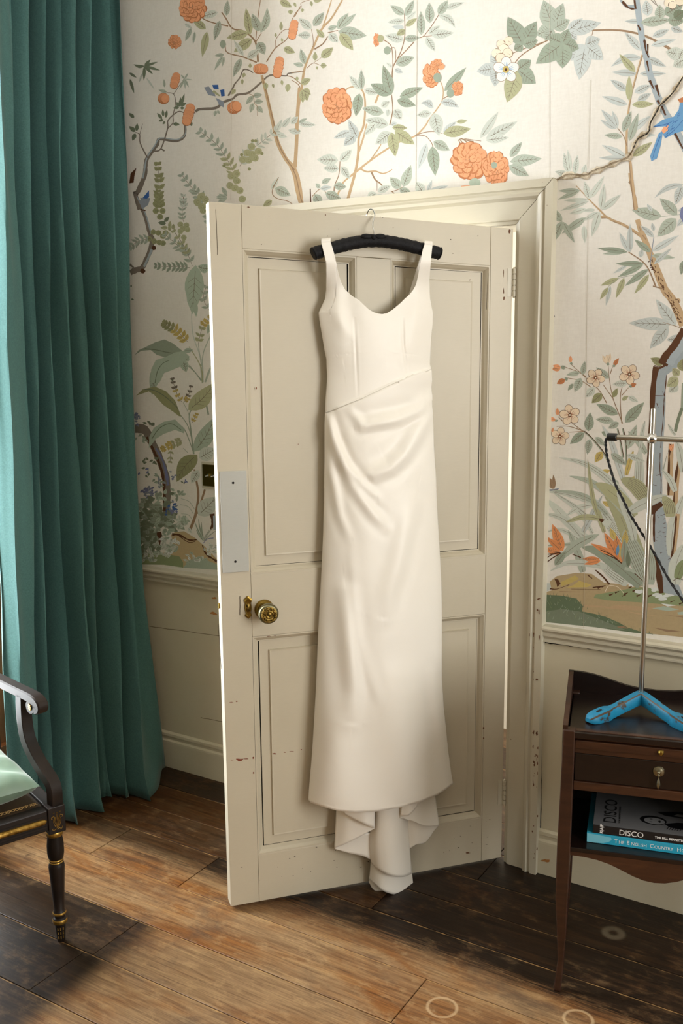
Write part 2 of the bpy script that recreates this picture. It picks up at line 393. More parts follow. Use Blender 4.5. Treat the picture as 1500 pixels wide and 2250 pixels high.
strip(jag((440, 1577), (490, 1586), 6, .8), 1.4, .0056, 'paint_crack', M_crack, WALL)
M_ochre = mat('ochre_wear', hexc('b07a45'), .8)
for (x, y, w, h) in ((470, 1348, 9, 4), (470, 1314, 7, 2.4), (1199, 1891, 13, 4.5)):
    mb = MB(); n = 14; rr = [rnd.uniform(.5, 1.1) for _ in range(n)]
    mb.add([wl(x+w*rr[i]*math.cos(6.283*i/n), y+h*rr[i]*math.sin(6.283*i/n), .0058 if y < 1800 else .0206) for i in range(n)], [tuple(range(n))]); mb.build('worn_patch', M_ochre, WALL)

# door casing, mitred: two uprights and a head
CAS = tag(empty('trim_1', ((DX0+DX1)/2, YW, 0)), kind='structure')
cprof = [(0, 0), (0, .010), (.009, .012), (.011, .017), (.014, .018), (.066, .020), (.069, .024), (.074, .031), (.083, .034), (.090, .028), (.094, .027), (.097, .034), (.1195, .035), (.1195, 0)]
def casing(name, ends):
    mb = MB(); n = len(cprof); rows = []
    for f in ends: rows.append([np.array(f(d))+np.array([0, -p, 0]) for d, p in cprof])
    mb.grid(rows, True, True); q = mb.build(name, M_trim, CAS); q.location = -Vector(CAS.location); return q
cprof = [(d*.954, p_) for d, p_ in cprof]
g = .0009
casing('upright_casing', (lambda d: (DX1+d, YW, 0), lambda d: (DX1+d, YW, DZ+d*.975-g)))
casing('upright_casing', (lambda d: (DX0-d, YW, 0), lambda d: (DX0-d, YW, DZ+d-g)))
casing('head_casing', (lambda d: (DX0-d, YW, DZ+d+g), lambda d: (DX1+d, YW, DZ+d*.98+g)))
for bx in ((DX1-.0, DX1+.02, YW+.0, YW+.16, 0, DZ), (DX0-.02, DX0, YW, YW+.16, 0, DZ), (DX0, DX1, YW, YW+.16, DZ-.001, DZ+.02)):
    q = boxo('jamb_lining', bx, M_trim, CAS); q.location = -Vector(CAS.location)
def chips(spots, planef, m, parent, name='paint_chip'):
    for (x, y, w, h) in spots:
        mb = MB(); n = 11; rr = [rnd.uniform(.45, 1.1) for _ in range(n)]
        mb.add([planef(x+w*rr[i]*math.cos(6.283*i/n), y+h*rr[i]*math.sin(6.283*i/n)) for i in range(n)], [tuple(range(n))])
        q = mb.build(name, m, parent)
        if parent is not None: q.matrix_parent_inverse = Matrix.Translation(-Vector(parent.location)) if parent.rotation_euler.z == 0 else (Matrix.Translation(parent.location) @ Matrix.Rotation(parent.rotation_euler.z, 4, 'Z')).inverted()
# worn edge of the casing low down
spots = [(1183, 1316, 3.5, 2.6), (1180.5, 1340, 2, 3), (1184, 1346, 1.3, 6), (1172, 1395, 1.6, 6), (1184.5, 1400, 1.4, 8), (1163, 1395, .8, 4), (1171, 1423, .8, 2.5), (1179, 1493, 3.4, 3), (1171.5, 1492, 1, 2), (1171.5, 1476, .9, 2.4)]
for k in range(26): spots.append((1171+rnd.uniform(-2, 10), rnd.uniform(1600, 1900), rnd.uniform(.6, 2.0), rnd.uniform(1, 4.5)))
spots += [(1171, 1611, 2.2, 4), (1179, 1613, 3, 3.5), (1171, 1640, 1.6, 5), (1181, 1644, 1.6, 4), (1191, 400, 1.2, 1.2), (1201.5, 451, 1.1, 1.1), (1122, 1624, 2, 1.4)]
chips(spots, lambda x, y: wl(x, y, .0356), M_chip, CAS)

# crack in the plaster running up from the corner of the casing
M_plcr = mat('torn_plaster', rough=.95, build=lambda nt, b: nt.links.new(ramp(nt, noise(nt, 60, 5, .7, 'World').outputs[0], [(.35, hexc('a39277')), (.65, hexc('ddd3bf'))]).outputs[0], b.inputs['Base Color']))
ck = [(1211, 405), (1222, 396), (1245, 386), (1268, 386), (1288, 386), (1300, 378), (1318, 372), (1336, 364), (1360, 354), (1378, 347), (1388, 332), (1395, 316), (1402, 304), (1420, 293), (1426, 285), (1429, 268), (1440, 248), (1449, 232), (1462, 219), (1476, 205), (1488, 188), (1500, 168)]
mb = MB(); rows = [[], [], [], [], []]
cks = cat_spline(ck, 4)
for i, p in enumerate(cks):
    t = cks[min(i+1, len(cks)-1)]-cks[max(i-1, 0)]; t /= np.linalg.norm(t); nn = np.array([-t[1], t[0]])
    w = (4.6+2.2*math.sin(i*.9)+rnd.uniform(-1.3, 1.3))*(1.1-.35*i/len(cks))
    for k, (u, o) in enumerate(((-1.0, .0012), (-.5, .006), (0, .0015), (.5, .0055), (1.0, .0012))):
        rows[k].append(wl(*(p+nn*w*u*1.25+np.array([rnd.uniform(-.5, .5), rnd.uniform(-.5, .5)])), o))
mb.grid(rows); CRK = mb.build('plaster_crack', M_plcr, WALL)
nck = len(cks); k0 = int(nck*.5)
strip([(p[0]+rnd.uniform(-.6, .6), p[1]+1.5+rnd.uniform(-.6, .6)) for p in cks[k0:]], [rnd.uniform(1.0, 3.2)*(.6+.4*min(1, i/10)) for i in range(nck-k0)], .0062, 'crack_gap_shadow', M_dark, WALL)
strip([(p[0]+rnd.uniform(-.6, .6), p[1]-2.5+rnd.uniform(-.6, .6)) for p in cks[:k0+1]], [rnd.uniform(.3, 1.3) for i in range(k0+1)], .0062, 'crack_gap_shadow', mat('crack_shadow', hexc('5b4a36'), .9), WALL)  # thin shadow along the torn plaster, painted as a dark strip
# paper joins
M_seam = mat('paper_seam', hexc('c3bcad'), .9)
for a, b_, w in (((1297, 175), (1291, 372), .9), ((1291, 470), (1282, 1380), .9), ((916, 0), (913, 415), 1.0), ((509, 0), (507, 440), .8), ((1207, 0), (1207, 395), .7)):
    strip(jag(a, b_, 20, .15), w, .0012, 'paper_seam', M_seam, WALL)

# ------------------------------------------------------------------ the wallpaper's printed garden (flat ink lying on the wall)
INK = dict(sg='adb6a8', sd='99a493', sp='c7cdc3', bl='c1c8c5', ol='adae8b', od='989972', dk='75806b', cr='eadfc9', oran='e6a379', o2='bb7a52', br='9a8066', bd='5a3c28', tn='c0a582', tb='a3aeb4',
           bu='6c9cc6', b2='3f66a5', gb='8f98a5', pk='e6d3b9', ve='756b5b', yl='c6b16c', pa='b9a580', bp='dd9260', rd='a5613f', gn='64735a', gm='8e9a73', ba='abb9a8', wt='dfe4e1', vi='7a80a4', fg='7c8672', tk='7f766c')
INKL = {k: np.array(hexc(v)[:3]) for k, v in INK.items()}
NREG = [0]
class Print:
    def __init__(s, x0, y0, sc):
        s.x0, s.y0, s.sc = x0, y0, sc; s.v = []; s.f = []; s.c = []; s.bb = np.zeros((6000, 5)); s.k = 0; NREG[0] += 1; s.base = .0003+1e-6*NREG[0]
    def lay(s, pts):
        A = np.asarray(pts, float); x0, y0 = A.min(0); x1, y1 = A.max(0); b = s.bb[:s.k]
        hit = (b[:, 0] < x1) & (b[:, 2] > x0) & (b[:, 1] < y1) & (b[:, 3] > y0); L = (b[hit, 4].max()+1) if hit.any() else 0
        s.bb[s.k] = (x0, y0, x1, y1, L); s.k += 1; return s.base + L*8e-6
    def poly(s, pts, col, jitter=.06):
        o = s.lay(pts); b = len(s.v); c = INKL[col]*rnd.uniform(1-jitter, 1+jitter)
        s.v += [tuple(wl(s.x0+p[0]/s.sc, s.y0+p[1]/s.sc, o)) for p in pts]; s.f.append(tuple(range(b, b+len(pts)))); s.c.append(c)
    def band(s, L, R, col, jitter=.06):
        o = s.lay(list(L)+list(R)); b = len(s.v); n = len(L); c = INKL[col]*rnd.uniform(1-jitter, 1+jitter)
        s.v += [tuple(wl(s.x0+p[0]/s.sc, s.y0+p[1]/s.sc, o)) for p in list(L)+list(R)]
        for i in range(n-1): s.f.append((b+i, b+i+1, b+n+i+1, b+n+i)); s.c.append(c)
    def stroke(s, pts, w0, w1, col, smooth=4, wob=0.0, prof=None):
        P = cat_spline(pts, smooth) if len(pts) > 2 else [np.array(p, float) for p in pts]; L = []; R = []; n = len(P)
        for i, p in enumerate(P):
            t = P[min(i+1, n-1)]-P[max(i-1, 0)]; t = t/(np.linalg.norm(t)+1e-9); q = np.array([-t[1], t[0]]); f = i/(n-1)
            w = (w0+(w1-w0)*f)*(1+rnd.uniform(-wob, wob)) if prof is None else w0*prof(f)
            L.append(p+q*w/2); R.append(p-q*w/2)
        s.band(L, R, col)
    def leaf(s, bx, by, tx, ty, w, col, bend=0.0, vein='ve', serr=0.0):
        B = np.array([bx, by], float); T = np.array([tx, ty], float); d = T-B; ln = np.linalg.norm(d); d /= ln; q = np.array([-d[1], d[0]]); n = 9; L = []; R = []; Mi = []
        for i in range(n):
            f = i/(n-1); h = (math.sin(math.pi*f**.85))**.9*(1-.25*f) if 0 < f < 1 else 0.0
            h *= w*.56; c = B+d*ln*f+q*bend*ln*math.sin(math.pi*f); Mi.append(c)
            L.append(c+q*h*(1+rnd.uniform(-serr, serr))); R.append(c-q*h*(1+rnd.uniform(-serr, serr)))
        s.band(L, R, col)
        if vein and w/s.sc > 4.5:
            vw = max(.7, min(1.5, w/s.sc*.075))*s.sc*.8; s.stroke(Mi[1:-1], vw, vw*.5, vein, 1)
            if w/ln > .3 and w/s.sc > 13:
                for i in (2, 3, 4, 5, 6):
                    for sg in (1, -1):
                        a = Mi[i]; e = (L if sg > 0 else R)[min(i+1, n-1)]; e = a+(e-a)*.72+d*ln*.03; s.stroke([a, e], vw*.6, vw*.35, vein)
    def leaves(s, col, *rows):
        for r in rows: s.leaf(*r[:5], col, *r[5:])
    def blade(s, col, w, pts, stripes=0):
        s.stroke(pts, w, w, col, 6, prof=lambda f: max(.04, (math.sin(math.pi*(.18+.82*f)))**.8) if f < 1 else .02)
        if stripes:
            P = cat_spline(pts, 6)
            for k in range(stripes):
                u = (k+1)/(stripes+1)-.5; Q = []
                for i, p in enumerate(P[2:-3]):
                    i += 2; t = P[i+1]-P[i-1]; t /= np.linalg.norm(t); f = i/(len(P)-1); Q.append(p+np.array([-t[1], t[0]])*u*w*(math.sin(math.pi*(.18+.82*f)))**.8)
                s.stroke(Q, 1.1*s.sc, .6*s.sc, 've', 1)
        else: s.stroke(pts[:-1] if len(pts) > 3 else pts, .9*s.sc, .5*s.sc, 've', 4)
    def disc(s, cx, cy, rx, ry, col, rot=0.0, n=14, wob=0.0):
        c, q = math.cos(rot), math.sin(rot); pts = []
        for i in range(n):
            a = 6.2832*i/n; k = 1+rnd.uniform(-wob, wob); x, y = rx*k*math.cos(a), ry*k*math.sin(a); pts.append((cx+x*c-y*q, cy+x*q+y*c))
        s.poly(pts, col)
    def berries(s, col, r, *pts):
        for x, y in pts:
            s.disc(x, y, r, r*.95, col, 0, 12, .05); s.disc(x+r*.15, y+r*.1, r*.42, r*.4, 'od' if col != 'od' else 'dk', 0, 9, .1); s.disc(x+r*.12, y+r*.07, r*.30, r*.28, col, 0, 8)
    def lantern(s, cx, cy, rx, ry, rot):
        r = math.radians(rot); lg, sh = max(rx, ry), min(rx, ry); ver = ry >= rx; n = 5
        for i in range(n):
            u = (i/(n-1)*2-1)*(lg-sh*.72); dx, dy = (0, u) if ver else (u, 0)
            x = cx+dx*math.cos(r)-dy*math.sin(r); y = cy+dx*math.sin(r)+dy*math.cos(r)
            e = sh*(.98-.12*abs(i/(n-1)*2-1)); ax, ay = (e, sh*.74) if ver else (sh*.74, e)
            s.disc(x, y, ax*1.03, ay*1.06, 'o2', r, 16); s.disc(x, y-(s.sc*.9), ax*.95, ay*.93, 'oran', r, 16)
    def peony(s, cx, cy, rx, ry, petals=11, dark=True):
        for ring, (f, n) in enumerate(((.72, petals), (.45, 8), (.2, 5))):
            for i in range(n):
                a = 6.2832*i/n+ring*.4+rnd.uniform(-.12, .12); x = cx+rx*f*math.cos(a); y = cy+ry*f*math.sin(a); e = (.36-.06*ring)
                s.disc(x, y, rx*e*rnd.uniform(.9, 1.15), ry*e*rnd.uniform(.9, 1.1), 'o2', 0, 12, .10); s.disc(x+rx*.015*math.cos(a), y-ry*.02, rx*e*.87, ry*e*.85, 'oran', 0, 12, .12)
                s.stroke([(x, y), (x+rx*.2*math.cos(a), y+ry*.2*math.sin(a))], s.sc*.8, s.sc*.4, 'o2'); s.stroke([(x, y), (x+rx*.17*math.cos(a+.35), y+ry*.17*math.sin(a+.35))], s.sc*.7, s.sc*.3, 'o2')
        for i in range(9):
            a = rnd.uniform(0, 6.28); q = rnd.uniform(.05, .3); x, y = cx+rx*q*math.cos(a), cy+ry*q*math.sin(a); s.stroke([(x, y), (x+rx*rnd.uniform(-.12, .12), y+ry*.1)], s.sc*.9, s.sc*.3, 'br')
    def five(s, cx, cy, r, col='pk', rot=-90, centre='bd', line='bd', blue=False):
        for i in range(5):
            a = math.radians(rot+72*i); x, y = cx+.55*r*math.cos(a), cy+.55*r*math.sin(a)
            s.disc(x, y, r*.47, r*.40, line, a, 14); s.disc(x, y, r*.435, r*.365, col, a, 14)
            for k in (-.22, 0, .22):
                s.stroke([(cx+.12*r*math.cos(a+k), cy+.12*r*math.sin(a+k)), (cx+.58*r*math.cos(a+k*1.2), cy+.58*r*math.sin(a+k*1.2))], s.sc*(.9 if not blue else 1.5), s.sc*.3, 'bu' if blue else 'rd')
        s.disc(cx, cy, r*.16, r*.16, centre, 0, 10); s.disc(cx, cy, r*.09, r*.09, 'yl' if blue else 'cr', 0, 8)
    def frond(s, pts, n, ln, w, c1, c2=None, ang=50):
        P = cat_spline(pts, 8); s.stroke(pts, s.sc*1.0, s.sc*.8, 've', 4)
        for i in range(n):
            f = (i+.3)/n; k = min(len(P)-2, int(f*(len(P)-1))); p = P[k]; t = P[k+1]-P[k]; t /= np.linalg.norm(t)
            e = ln*(.55+.45*min(1, 2.2*f+.1))
            for sg in (1, -1):
                a = math.radians(180-ang)*sg*-1; d = np.array([t[0]*math.cos(a)-t[1]*math.sin(a), t[0]*math.sin(a)+t[1]*math.cos(a)]); d = -d if d@t > 0 else d
                q = p+d*e*rnd.uniform(.85, 1.1); s.leaf(p[0], p[1], q[0], q[1], w*rnd.uniform(.85, 1.15), c2 if (c2 and f > .5) else c1)
    def build(s, name):
        me = bpy.data.meshes.new(name); me.from_pydata(s.v, [], s.f); me.update()
        at = me.attributes.new('ink', 'FLOAT_COLOR', 'FACE')
        for i, c in enumerate(s.c): at.data[i].color = (min(1, c[0]), min(1, c[1]), min(1, c[2]), 1)
        bm = bmesh.new(); bm.from_mesh(me)
        for f in bm.faces:
            f.normal_update()
            if f.normal.y > 0: f.normal_flip()
        bm.to_mesh(me); bm.free()
        me.materials.append(M_print); return link(bpy.data.objects.new(name, me), WALL)

# upper left
p = Print(260, 0, 3.75); S = p.stroke
S([(640, 95), (700, 155), (790, 190), (905, 215)], 8, 10, 'br'); S([(850, 100), (885, 150), (940, 235), (1040, 260), (1130, 350), (1150, 510)], 9, 16, 'br'); S([(1170, 0), (1150, 140), (1130, 350)], 6, 7, 'br')
S([(1130, 350), (1180, 270)], 7, 5, 'br'); S([(880, 380), (900, 435), (1030, 470), (1140, 515)], 7, 12, 'br'); S([(1220, 510), (1290, 400), (1380, 330), (1410, 270)], 10, 6, 'br'); S([(1290, 400), (1300, 320), (1360, 250), (1410, 245)], 6, 4, 'br'); S([(1500, 50), (1450, 140)], 5, 8, 'br')
S([(1500, 590), (1400, 605), (1380, 625), (1250, 620), (1170, 685), (1070, 765), (980, 780), (940, 815), (870, 840), (800, 890), (670, 900), (635, 920)], 10, 24, 'tk', wob=.15)
S([(550, 1030), (545, 1115), (480, 1160), (340, 1145), (320, 1190), (240, 1300), (225, 1360), (215, 1450), (160, 1580), (140, 1600), (180, 1725)], 20, 42, 'tk', wob=.15)
S([(555, 1040), (548, 1110), (480, 1150), (345, 1138), (300, 1200), (235, 1300), (215, 1400), (200, 1470)], 7, 14, 'tb')
S([(1110, 600), (1080, 580), (1030, 575), (1000, 640), (960, 690), (940, 730), (905, 790)], 8, 14, 'tk', wob=.2)
S([(635, 930), (550, 930), (490, 920), (410, 990), (405, 1060), (350, 1225), (290, 1245)], 8, 12, 'tk'); S([(400, 765), (455, 775), (470, 850), (450, 950), (450, 1010), (405, 1060)], 6, 8, 'tk'); S([(350, 1225), (380, 1243)], 10, 14, 'tk'); S([(455, 775), (540, 650)], 6, 4, 'tk')
S([(240, 1300), (180, 1180), (175, 1110), (140, 1090)], 12, 5, 'tk'); S([(175, 1110), (200, 1020)], 5, 3, 'tk')
S([(1180, 620), (1220, 780), (1270, 1000), (1310, 1170), (1380, 1310), (1445, 1390), (1480, 1500), (1500, 1640)], 22, 44, 'tn', wob=.06); S([(1490, 720), (1470, 1000), (1470, 1120), (1455, 1380)], 24, 30, 'tn', wob=.06)
S([(1186, 640), (1226, 790), (1278, 1010), (1318, 1180), (1390, 1320), (1450, 1400)], 6, 9, 'br'); S([(1500, 690), (1440, 640), (1390, 625)], 7, 7, 'br')
p.leaves('ol', (720, 240, 605, 150, 62), (730, 260, 690, 470, 62), (1085, 290, 1050, 65, 70), (1070, 270, 890, 315, 82), (1100, 320, 950, 430, 85), (1340, 250, 1340, 175, 30), (1295, 305, 1295, 270, 22), (1350, 345, 1345, 310, 20), (1360, 395, 1455, 435, 60), (1330, 5, 1430, 60, 60), (1415, 80, 1420, 120, 40), (965, 735, 925, 780, 35), (1210, 680, 1220, 740, 40), (1085, 560, 1085, 520, 28), (1040, 600, 1025, 640, 30), (1020, 650, 1020, 700, 24), (1270, 690, 1280, 725, 22), (1345, 660, 1350, 705, 24), (1400, 690, 1390, 760, 45), (1470, 630, 1475, 670, 24), (1265, 1650, 1190, 1700, 50))
p.leaves('sg', (835, 170, 790, 335, 60), (600, 230, 550, 340, 40), (630, 260, 615, 365, 26), (890, 130, 900, 0, 52), (1160, 260, 1100, 110, 76), (1170, 270, 1225, 60, 66, .1), (1150, 345, 1205, 450, 85), (1010, 480, 945, 635, 58), (870, 450, 790, 460, 32), (860, 460, 790, 580, 32), (870, 465, 855, 550, 26), (1110, 790, 1185, 780, 46), (1110, 790, 1050, 860, 42), (1120, 840, 1195, 835, 42), (1110, 850, 1085, 930, 42), (1140, 875, 1190, 930, 46), (805, 910, 790, 960, 30), (815, 910, 835, 940, 22), (1290, 1550, 1420, 1612, 82), (890, 1600, 850, 1540, 36), (890, 1620, 805, 1620, 36), (890, 1640, 820, 1660, 32), (400, 760, 330, 740, 28), (380, 720, 375, 650, 22), (545, 650, 575, 600, 16), (545, 650, 500, 740, 20), (545, 650, 580, 720, 20), (545, 650, 550, 735, 16), (545, 650, 515, 615, 18), (545, 650, 620, 660, 10))
p.leaves('sp', (545, 195, 610, 235, 30), (820, 100, 665, 145, 62), (1060, 480, 1170, 400, 62), (1030, 460, 950, 330, 42), (1300, 1085, 1350, 980, 42), (1350, 1050, 1420, 960, 46), (1420, 1020, 1480, 960, 52), (1400, 1070, 1500, 1100, 46), (1300, 1100, 1390, 1130, 46), (1260, 1560, 1320, 1460, 42), (230, 640, 300, 740, 16), (200, 600, 170, 680, 20))
p.leaves('dk', (215, 545, 125, 530, 28, -.1), (215, 545, 265, 490, 26), (215, 545, 325, 510, 22), (215, 545, 345, 580, 24), (215, 545, 285, 612, 24), (215, 545, 210, 665, 26), (90, 600, 150, 640, 22), (95, 650, 130, 770, 26), (140, 1085, 88, 1040, 36), (150, 1080, 155, 1015, 30), (140, 1100, 115, 1160, 36), (130, 970, 85, 930, 30), (360, 980, 318, 930, 26), (370, 960, 365, 900, 23), (390, 970, 400, 905, 23), (370, 985, 330, 1000, 22), (385, 1000, 365, 1025, 20), (450, 1020, 505, 1025, 30), (500, 880, 480, 840, 30), (505, 880, 515, 800, 25), (515, 870, 545, 770, 25), (510, 870, 560, 850, 28), (500, 885, 450, 890, 25), (510, 890, 545, 890, 24), (590, 1000, 605, 1040, 30))
S([(1065, 770), (1110, 790), (1120, 850), (1145, 880), (1145, 955)], 4, 4, 'br'); S([(1320, 1460), (1270, 1560), (1275, 1610), (1320, 1640), (1400, 1660), (1480, 1720)], 6, 6, 'br')
p.disc(860, 365, 26, 34, 'sd', 0, 12, .1)
p.frond([(680, 1090), (800, 1180), (880, 1290), (940, 1400), (960, 1500)], 11, 72, 28, 'sg', 'ol'); p.frond([(1290, 1080), (1180, 1170), (1080, 1250), (1000, 1370)], 9, 76, 26, 'sp')
p.frond([(325, 1360), (335, 1500), (335, 1640), (335, 1725)], 9, 62, 34, 'od'); p.frond([(520, 1440), (600, 1540), (670, 1610), (720, 1690)], 7, 60, 28, 'sg'); p.frond([(535, 1620), (540, 1725)], 3, 45, 24, 'sp')
p.berries('ol', 31, (1060, 1260), (1025, 1315), (1075, 1320), (1100, 1270), (1125, 1302), (1152, 1247), (1096, 1208), (930, 1450), (972, 1430), (975, 1490), (920, 1530), (960, 1550), (1000, 1570), (1020, 1640), (680, 1620), (715, 1642), (650, 1662), (690, 1702), (732, 1690)); p.berries('od', 14, (1105, 1160), (1130, 1160), (1182, 1265), (1015, 1275), (870, 1365), (1078, 1392))
p.peony(610, 65, 108, 115, 12); p.peony(465, 345, 52, 58, 9)
for q in ((1440, 245, 38, 82, 10), (1318, 555, 42, 88, 10), (1172, 568, 60, 44, 0), (955, 885, 58, 52, -20), (577, 945, 45, 92, 15), (467, 665, 38, 68, 15), (372, 812, 47, 46, 10)): p.lantern(*q)
p.poly([(705, 720), (745, 712), (795, 775), (800, 795), (740, 782)], 'gb'); p.poly([(772, 700), (822, 698), (826, 735), (785, 732)], 'b2'); p.poly([(838, 742), (872, 735), (876, 790), (848, 796)], 'b2'); p.poly([(800, 805), (870, 838), (866, 886), (828, 862)], 'gb'); S([(780, 750), (835, 790)], 22, 12, 'ol')
p.poly([(205, 1625), (252, 1568), (252, 1622), (225, 1640)], 'b2'); p.poly([(180, 1630), (262, 1632), (245, 1690), (200, 1712)], 'gb'); p.poly([(90, 1510), (100, 1430), (148, 1382), (132, 1450), (125, 1505)], 'bd')
p.build('printed_branches')

# upper middle
p = Print(640, 0, 3.75); S = p.stroke
S([(420, 0), (330, 150), (250, 240), (180, 390), (110, 560), (85, 720), (60, 870), (50, 1000), (45, 1120), (35, 1300), (12, 1390)], 14, 26, 'tn', wob=.06); S([(330, 0), (290, 130), (250, 240), (200, 340), (175, 400)], 9, 14, 'tn'); S([(300, 300), (260, 360), (190, 405)], 8, 12, 'br')
S([(-5, 1370), (30, 1450), (60, 1600), (95, 1715)], 34, 44, 'tn', wob=.08); S([(2, 1380), (38, 1455), (70, 1605), (104, 1715)], 8, 8, 'br')
S([(385, 250), (300, 270)], 5, 8, 'br'); S([(165, 240), (180, 330), (178, 390)], 4, 6, 'br'); S([(130, 560), (180, 520), (240, 540)], 6, 4, 'br'); S([(180, 520), (245, 475)], 4, 3, 'br'); S([(0, 600), (60, 590), (105, 590)], 6, 6, 'br'); S([(0, 660), (50, 690), (70, 720)], 5, 8, 'br'); S([(0, 170), (40, 100), (80, 60), (80, 25), (150, 0)], 6, 4, 'br')
S([(430, 780), (460, 730), (520, 715), (580, 740), (605, 820), (605, 950), (590, 1050), (555, 1130), (550, 1260), (530, 1400), (490, 1550), (455, 1675)], 8, 24, 'tn'); S([(725, 760), (690, 850)], 15, 17, 'tn'); S([(620, 1020), (600, 1110), (555, 1250)], 12, 16, 'tn'); S([(825, 780), (835, 880), (832, 930), (810, 1030)], 7, 9, 'br')
S([(490, 1450), (640, 1330), (800, 1220), (910, 1160), (1020, 1120), (1100, 1040), (1130, 990), (1190, 910), (1240, 830), (1250, 740), (1225, 665)], 17, 7, 'tn'); S([(650, 1320), (720, 1220), (745, 1170)], 11, 8, 'tn'); S([(570, 1390), (620, 1415), (690, 1410), (750, 1430), (800, 1415), (830, 1395)], 16, 7, 'tn'); S([(660, 1420), (690, 1480), (730, 1510), (765, 1550)], 14, 9, 'br'); S([(705, 1490), (705, 1570)], 5, 4, 'br'); S([(490, 1450), (430, 1500), (400, 1560), (375, 1615)], 12, 16, 'tn'); S([(400, 1330), (390, 1440), (355, 1530), (350, 1600)], 6, 8, 'br')
S([(170, 1620), (230, 1560), (270, 1570), (290, 1600)], 6, 5, 'br'); S([(155, 1555), (160, 1705)], 9, 11, 'bd'); S([(820, 1580), (880, 1562), (920, 1540)], 6, 5, 'br'); S([(830, 1578), (880, 1632)], 9, 7, 'br')
S([(930, 110), (935, 280), (910, 400), (870, 490), (835, 560), (828, 700)], 6, 9, 'br'); S([(1010, 345), (940, 420), (880, 480)], 8, 7, 'br'); S([(1040, 310), (1085, 300), (1150, 220), (1195, 150), (1250, 60)], 7, 5, 'br'); S([(1085, 300), (1160, 295)], 5, 4, 'br'); S([(760, 330), (800, 355), (825, 390), (835, 480), (835, 560)], 7, 6, 'br'); S([(815, 400), (850, 395), (860, 470), (845, 540)], 5, 5, 'br'); S([(1290, 790), (1240, 820)], 8, 6, 'br'); S([(1020, 1115), (1100, 1120), (1150, 1170), (1165, 1210)], 6, 5, 'br'); S([(1020, 1115), (1100, 1090), (1175, 1085), (1245, 1100)], 7, 5, 'br'); S([(1385, 1145), (1415, 1190), (1420, 1240)], 8, 8, 'br'); S([(1390, 1140), (1460, 1160), (1500, 1165)], 8, 8, 'br')
p.leaves('sp', (165, 240, 60, 150, 72), (160, 290, 50, 290, 62), (310, 275, 385, 350, 74), (60, 1020, 205, 1030, 50), (40, 960, 0, 1010, 32), (570, 740, 475, 620, 62), (600, 740, 720, 770, 62), (500, 830, 470, 960, 50), (740, 880, 810, 830, 56), (800, 1030, 605, 985, 95), (700, 1010, 600, 1115, 70), (820, 1090, 690, 1190, 100), (850, 900, 905, 985, 82), (800, 900, 790, 960, 42), (385, 1320, 210, 1315, 100), (400, 1330, 500, 1230, 72), (390, 1390, 260, 1385, 72), (410, 1370, 480, 1475, 62), (710, 1580, 820, 1530, 62), (700, 1590, 622, 1650, 82), (710, 1600, 735, 1650, 62), (1085, 1590, 1025, 1495, 82), (945, 160, 1030, 90, 46), (930, 170, 790, 185, 52), (925, 330, 770, 290, 78), (1260, 70, 1425, 20, 52), (1210, 125, 1350, 230, 62, -.16), (1130, 280, 1225, 210, 62), (1150, 290, 1340, 270, 78), (1110, 305, 1185, 425, 66), (830, 555, 780, 515, 30), (1150, 930, 1030, 950, 62), (1175, 930, 1215, 1120, 112))
p.leaves('sg', (180, 215, 270, 100, 72), (300, 240, 380, 215, 42), (380, 240, 470, 105, 72), (400, 230, 535, 110, 52), (385, 260, 620, 295, 112), (110, 530, 75, 400, 56), (100, 540, 15, 525, 42), (60, 1010, 130, 975, 30), (0, 1080, 80, 1080, 52), (580, 740, 575, 570, 52), (760, 930, 580, 890, 82), (250, 1510, 325, 1470, 46), (235, 1550, 200, 1510, 36), (350, 1530, 455, 1540, 66), (190, 1600, 250, 1700, 76), (280, 1590, 410, 1640, 78), (900, 1550, 810, 1460, 82), (920, 1540, 985, 1360, 84), (890, 1560, 995, 1600, 64), (930, 120, 815, 45, 66), (940, 130, 1010, 0, 62), (930, 320, 1060, 310, 62), (1070, 290, 1065, 90, 68), (1140, 190, 1135, 20, 78), (1210, 120, 1290, 0, 72), (860, 530, 1015, 470, 84), (1170, 1165, 1305, 1240, 84))
p.leaves('sd', (560, 770, 530, 960, 86), (825, 780, 755, 535, 92), (820, 780, 650, 690, 98), (890, 800, 1085, 720, 82), (870, 825, 1025, 870, 78), (1260, 750, 1440, 555, 72), (1160, 1205, 1185, 1450, 98))
p.leaves('bl', (545, 1140, 470, 985, 72), (490, 1080, 345, 1140, 62), (530, 1110, 430, 1200, 84), (820, 1030, 870, 1010, 40), (235, 1555, 335, 1540, 42), (1120, 1580, 1160, 1480, 32), (1120, 1590, 1290, 1530, 52), (1180, 1600, 1290, 1560, 42), (930, 225, 825, 220, 42), (850, 570, 920, 600, 44), (1170, 890, 1065, 850, 62, .2), (1230, 840, 1380, 885, 68, -.1), (1250, 1090, 1360, 1000, 52), (1115, 1180, 1045, 1395, 64))
p.leaves('ol', (270, 310, 205, 240, 48), (400, 275, 510, 415, 88), (195, 500, 195, 425, 40), (245, 475, 345, 390, 72), (240, 540, 292, 540, 46), (210, 545, 212, 575, 20), (75, 690, 160, 650, 56), (90, 740, 160, 780, 70), (85, 740, 95, 850, 52), (110, 760, 130, 830, 56), (45, 635, 45, 670, 26), (825, 1090, 855, 1290, 94), (850, 1080, 1015, 1190, 98), (830, 1050, 955, 1055, 58), (940, 215, 1035, 150, 48), (940, 245, 865, 290, 56), (1250, 1100, 1480, 1060, 94), (1360, 1005, 1450, 995, 36), (160, 10, 170, 55, 26), (90, 70, 90, 100, 30), (20, 20, 40, 60, 24), (180, 5, 250, 5, 36))
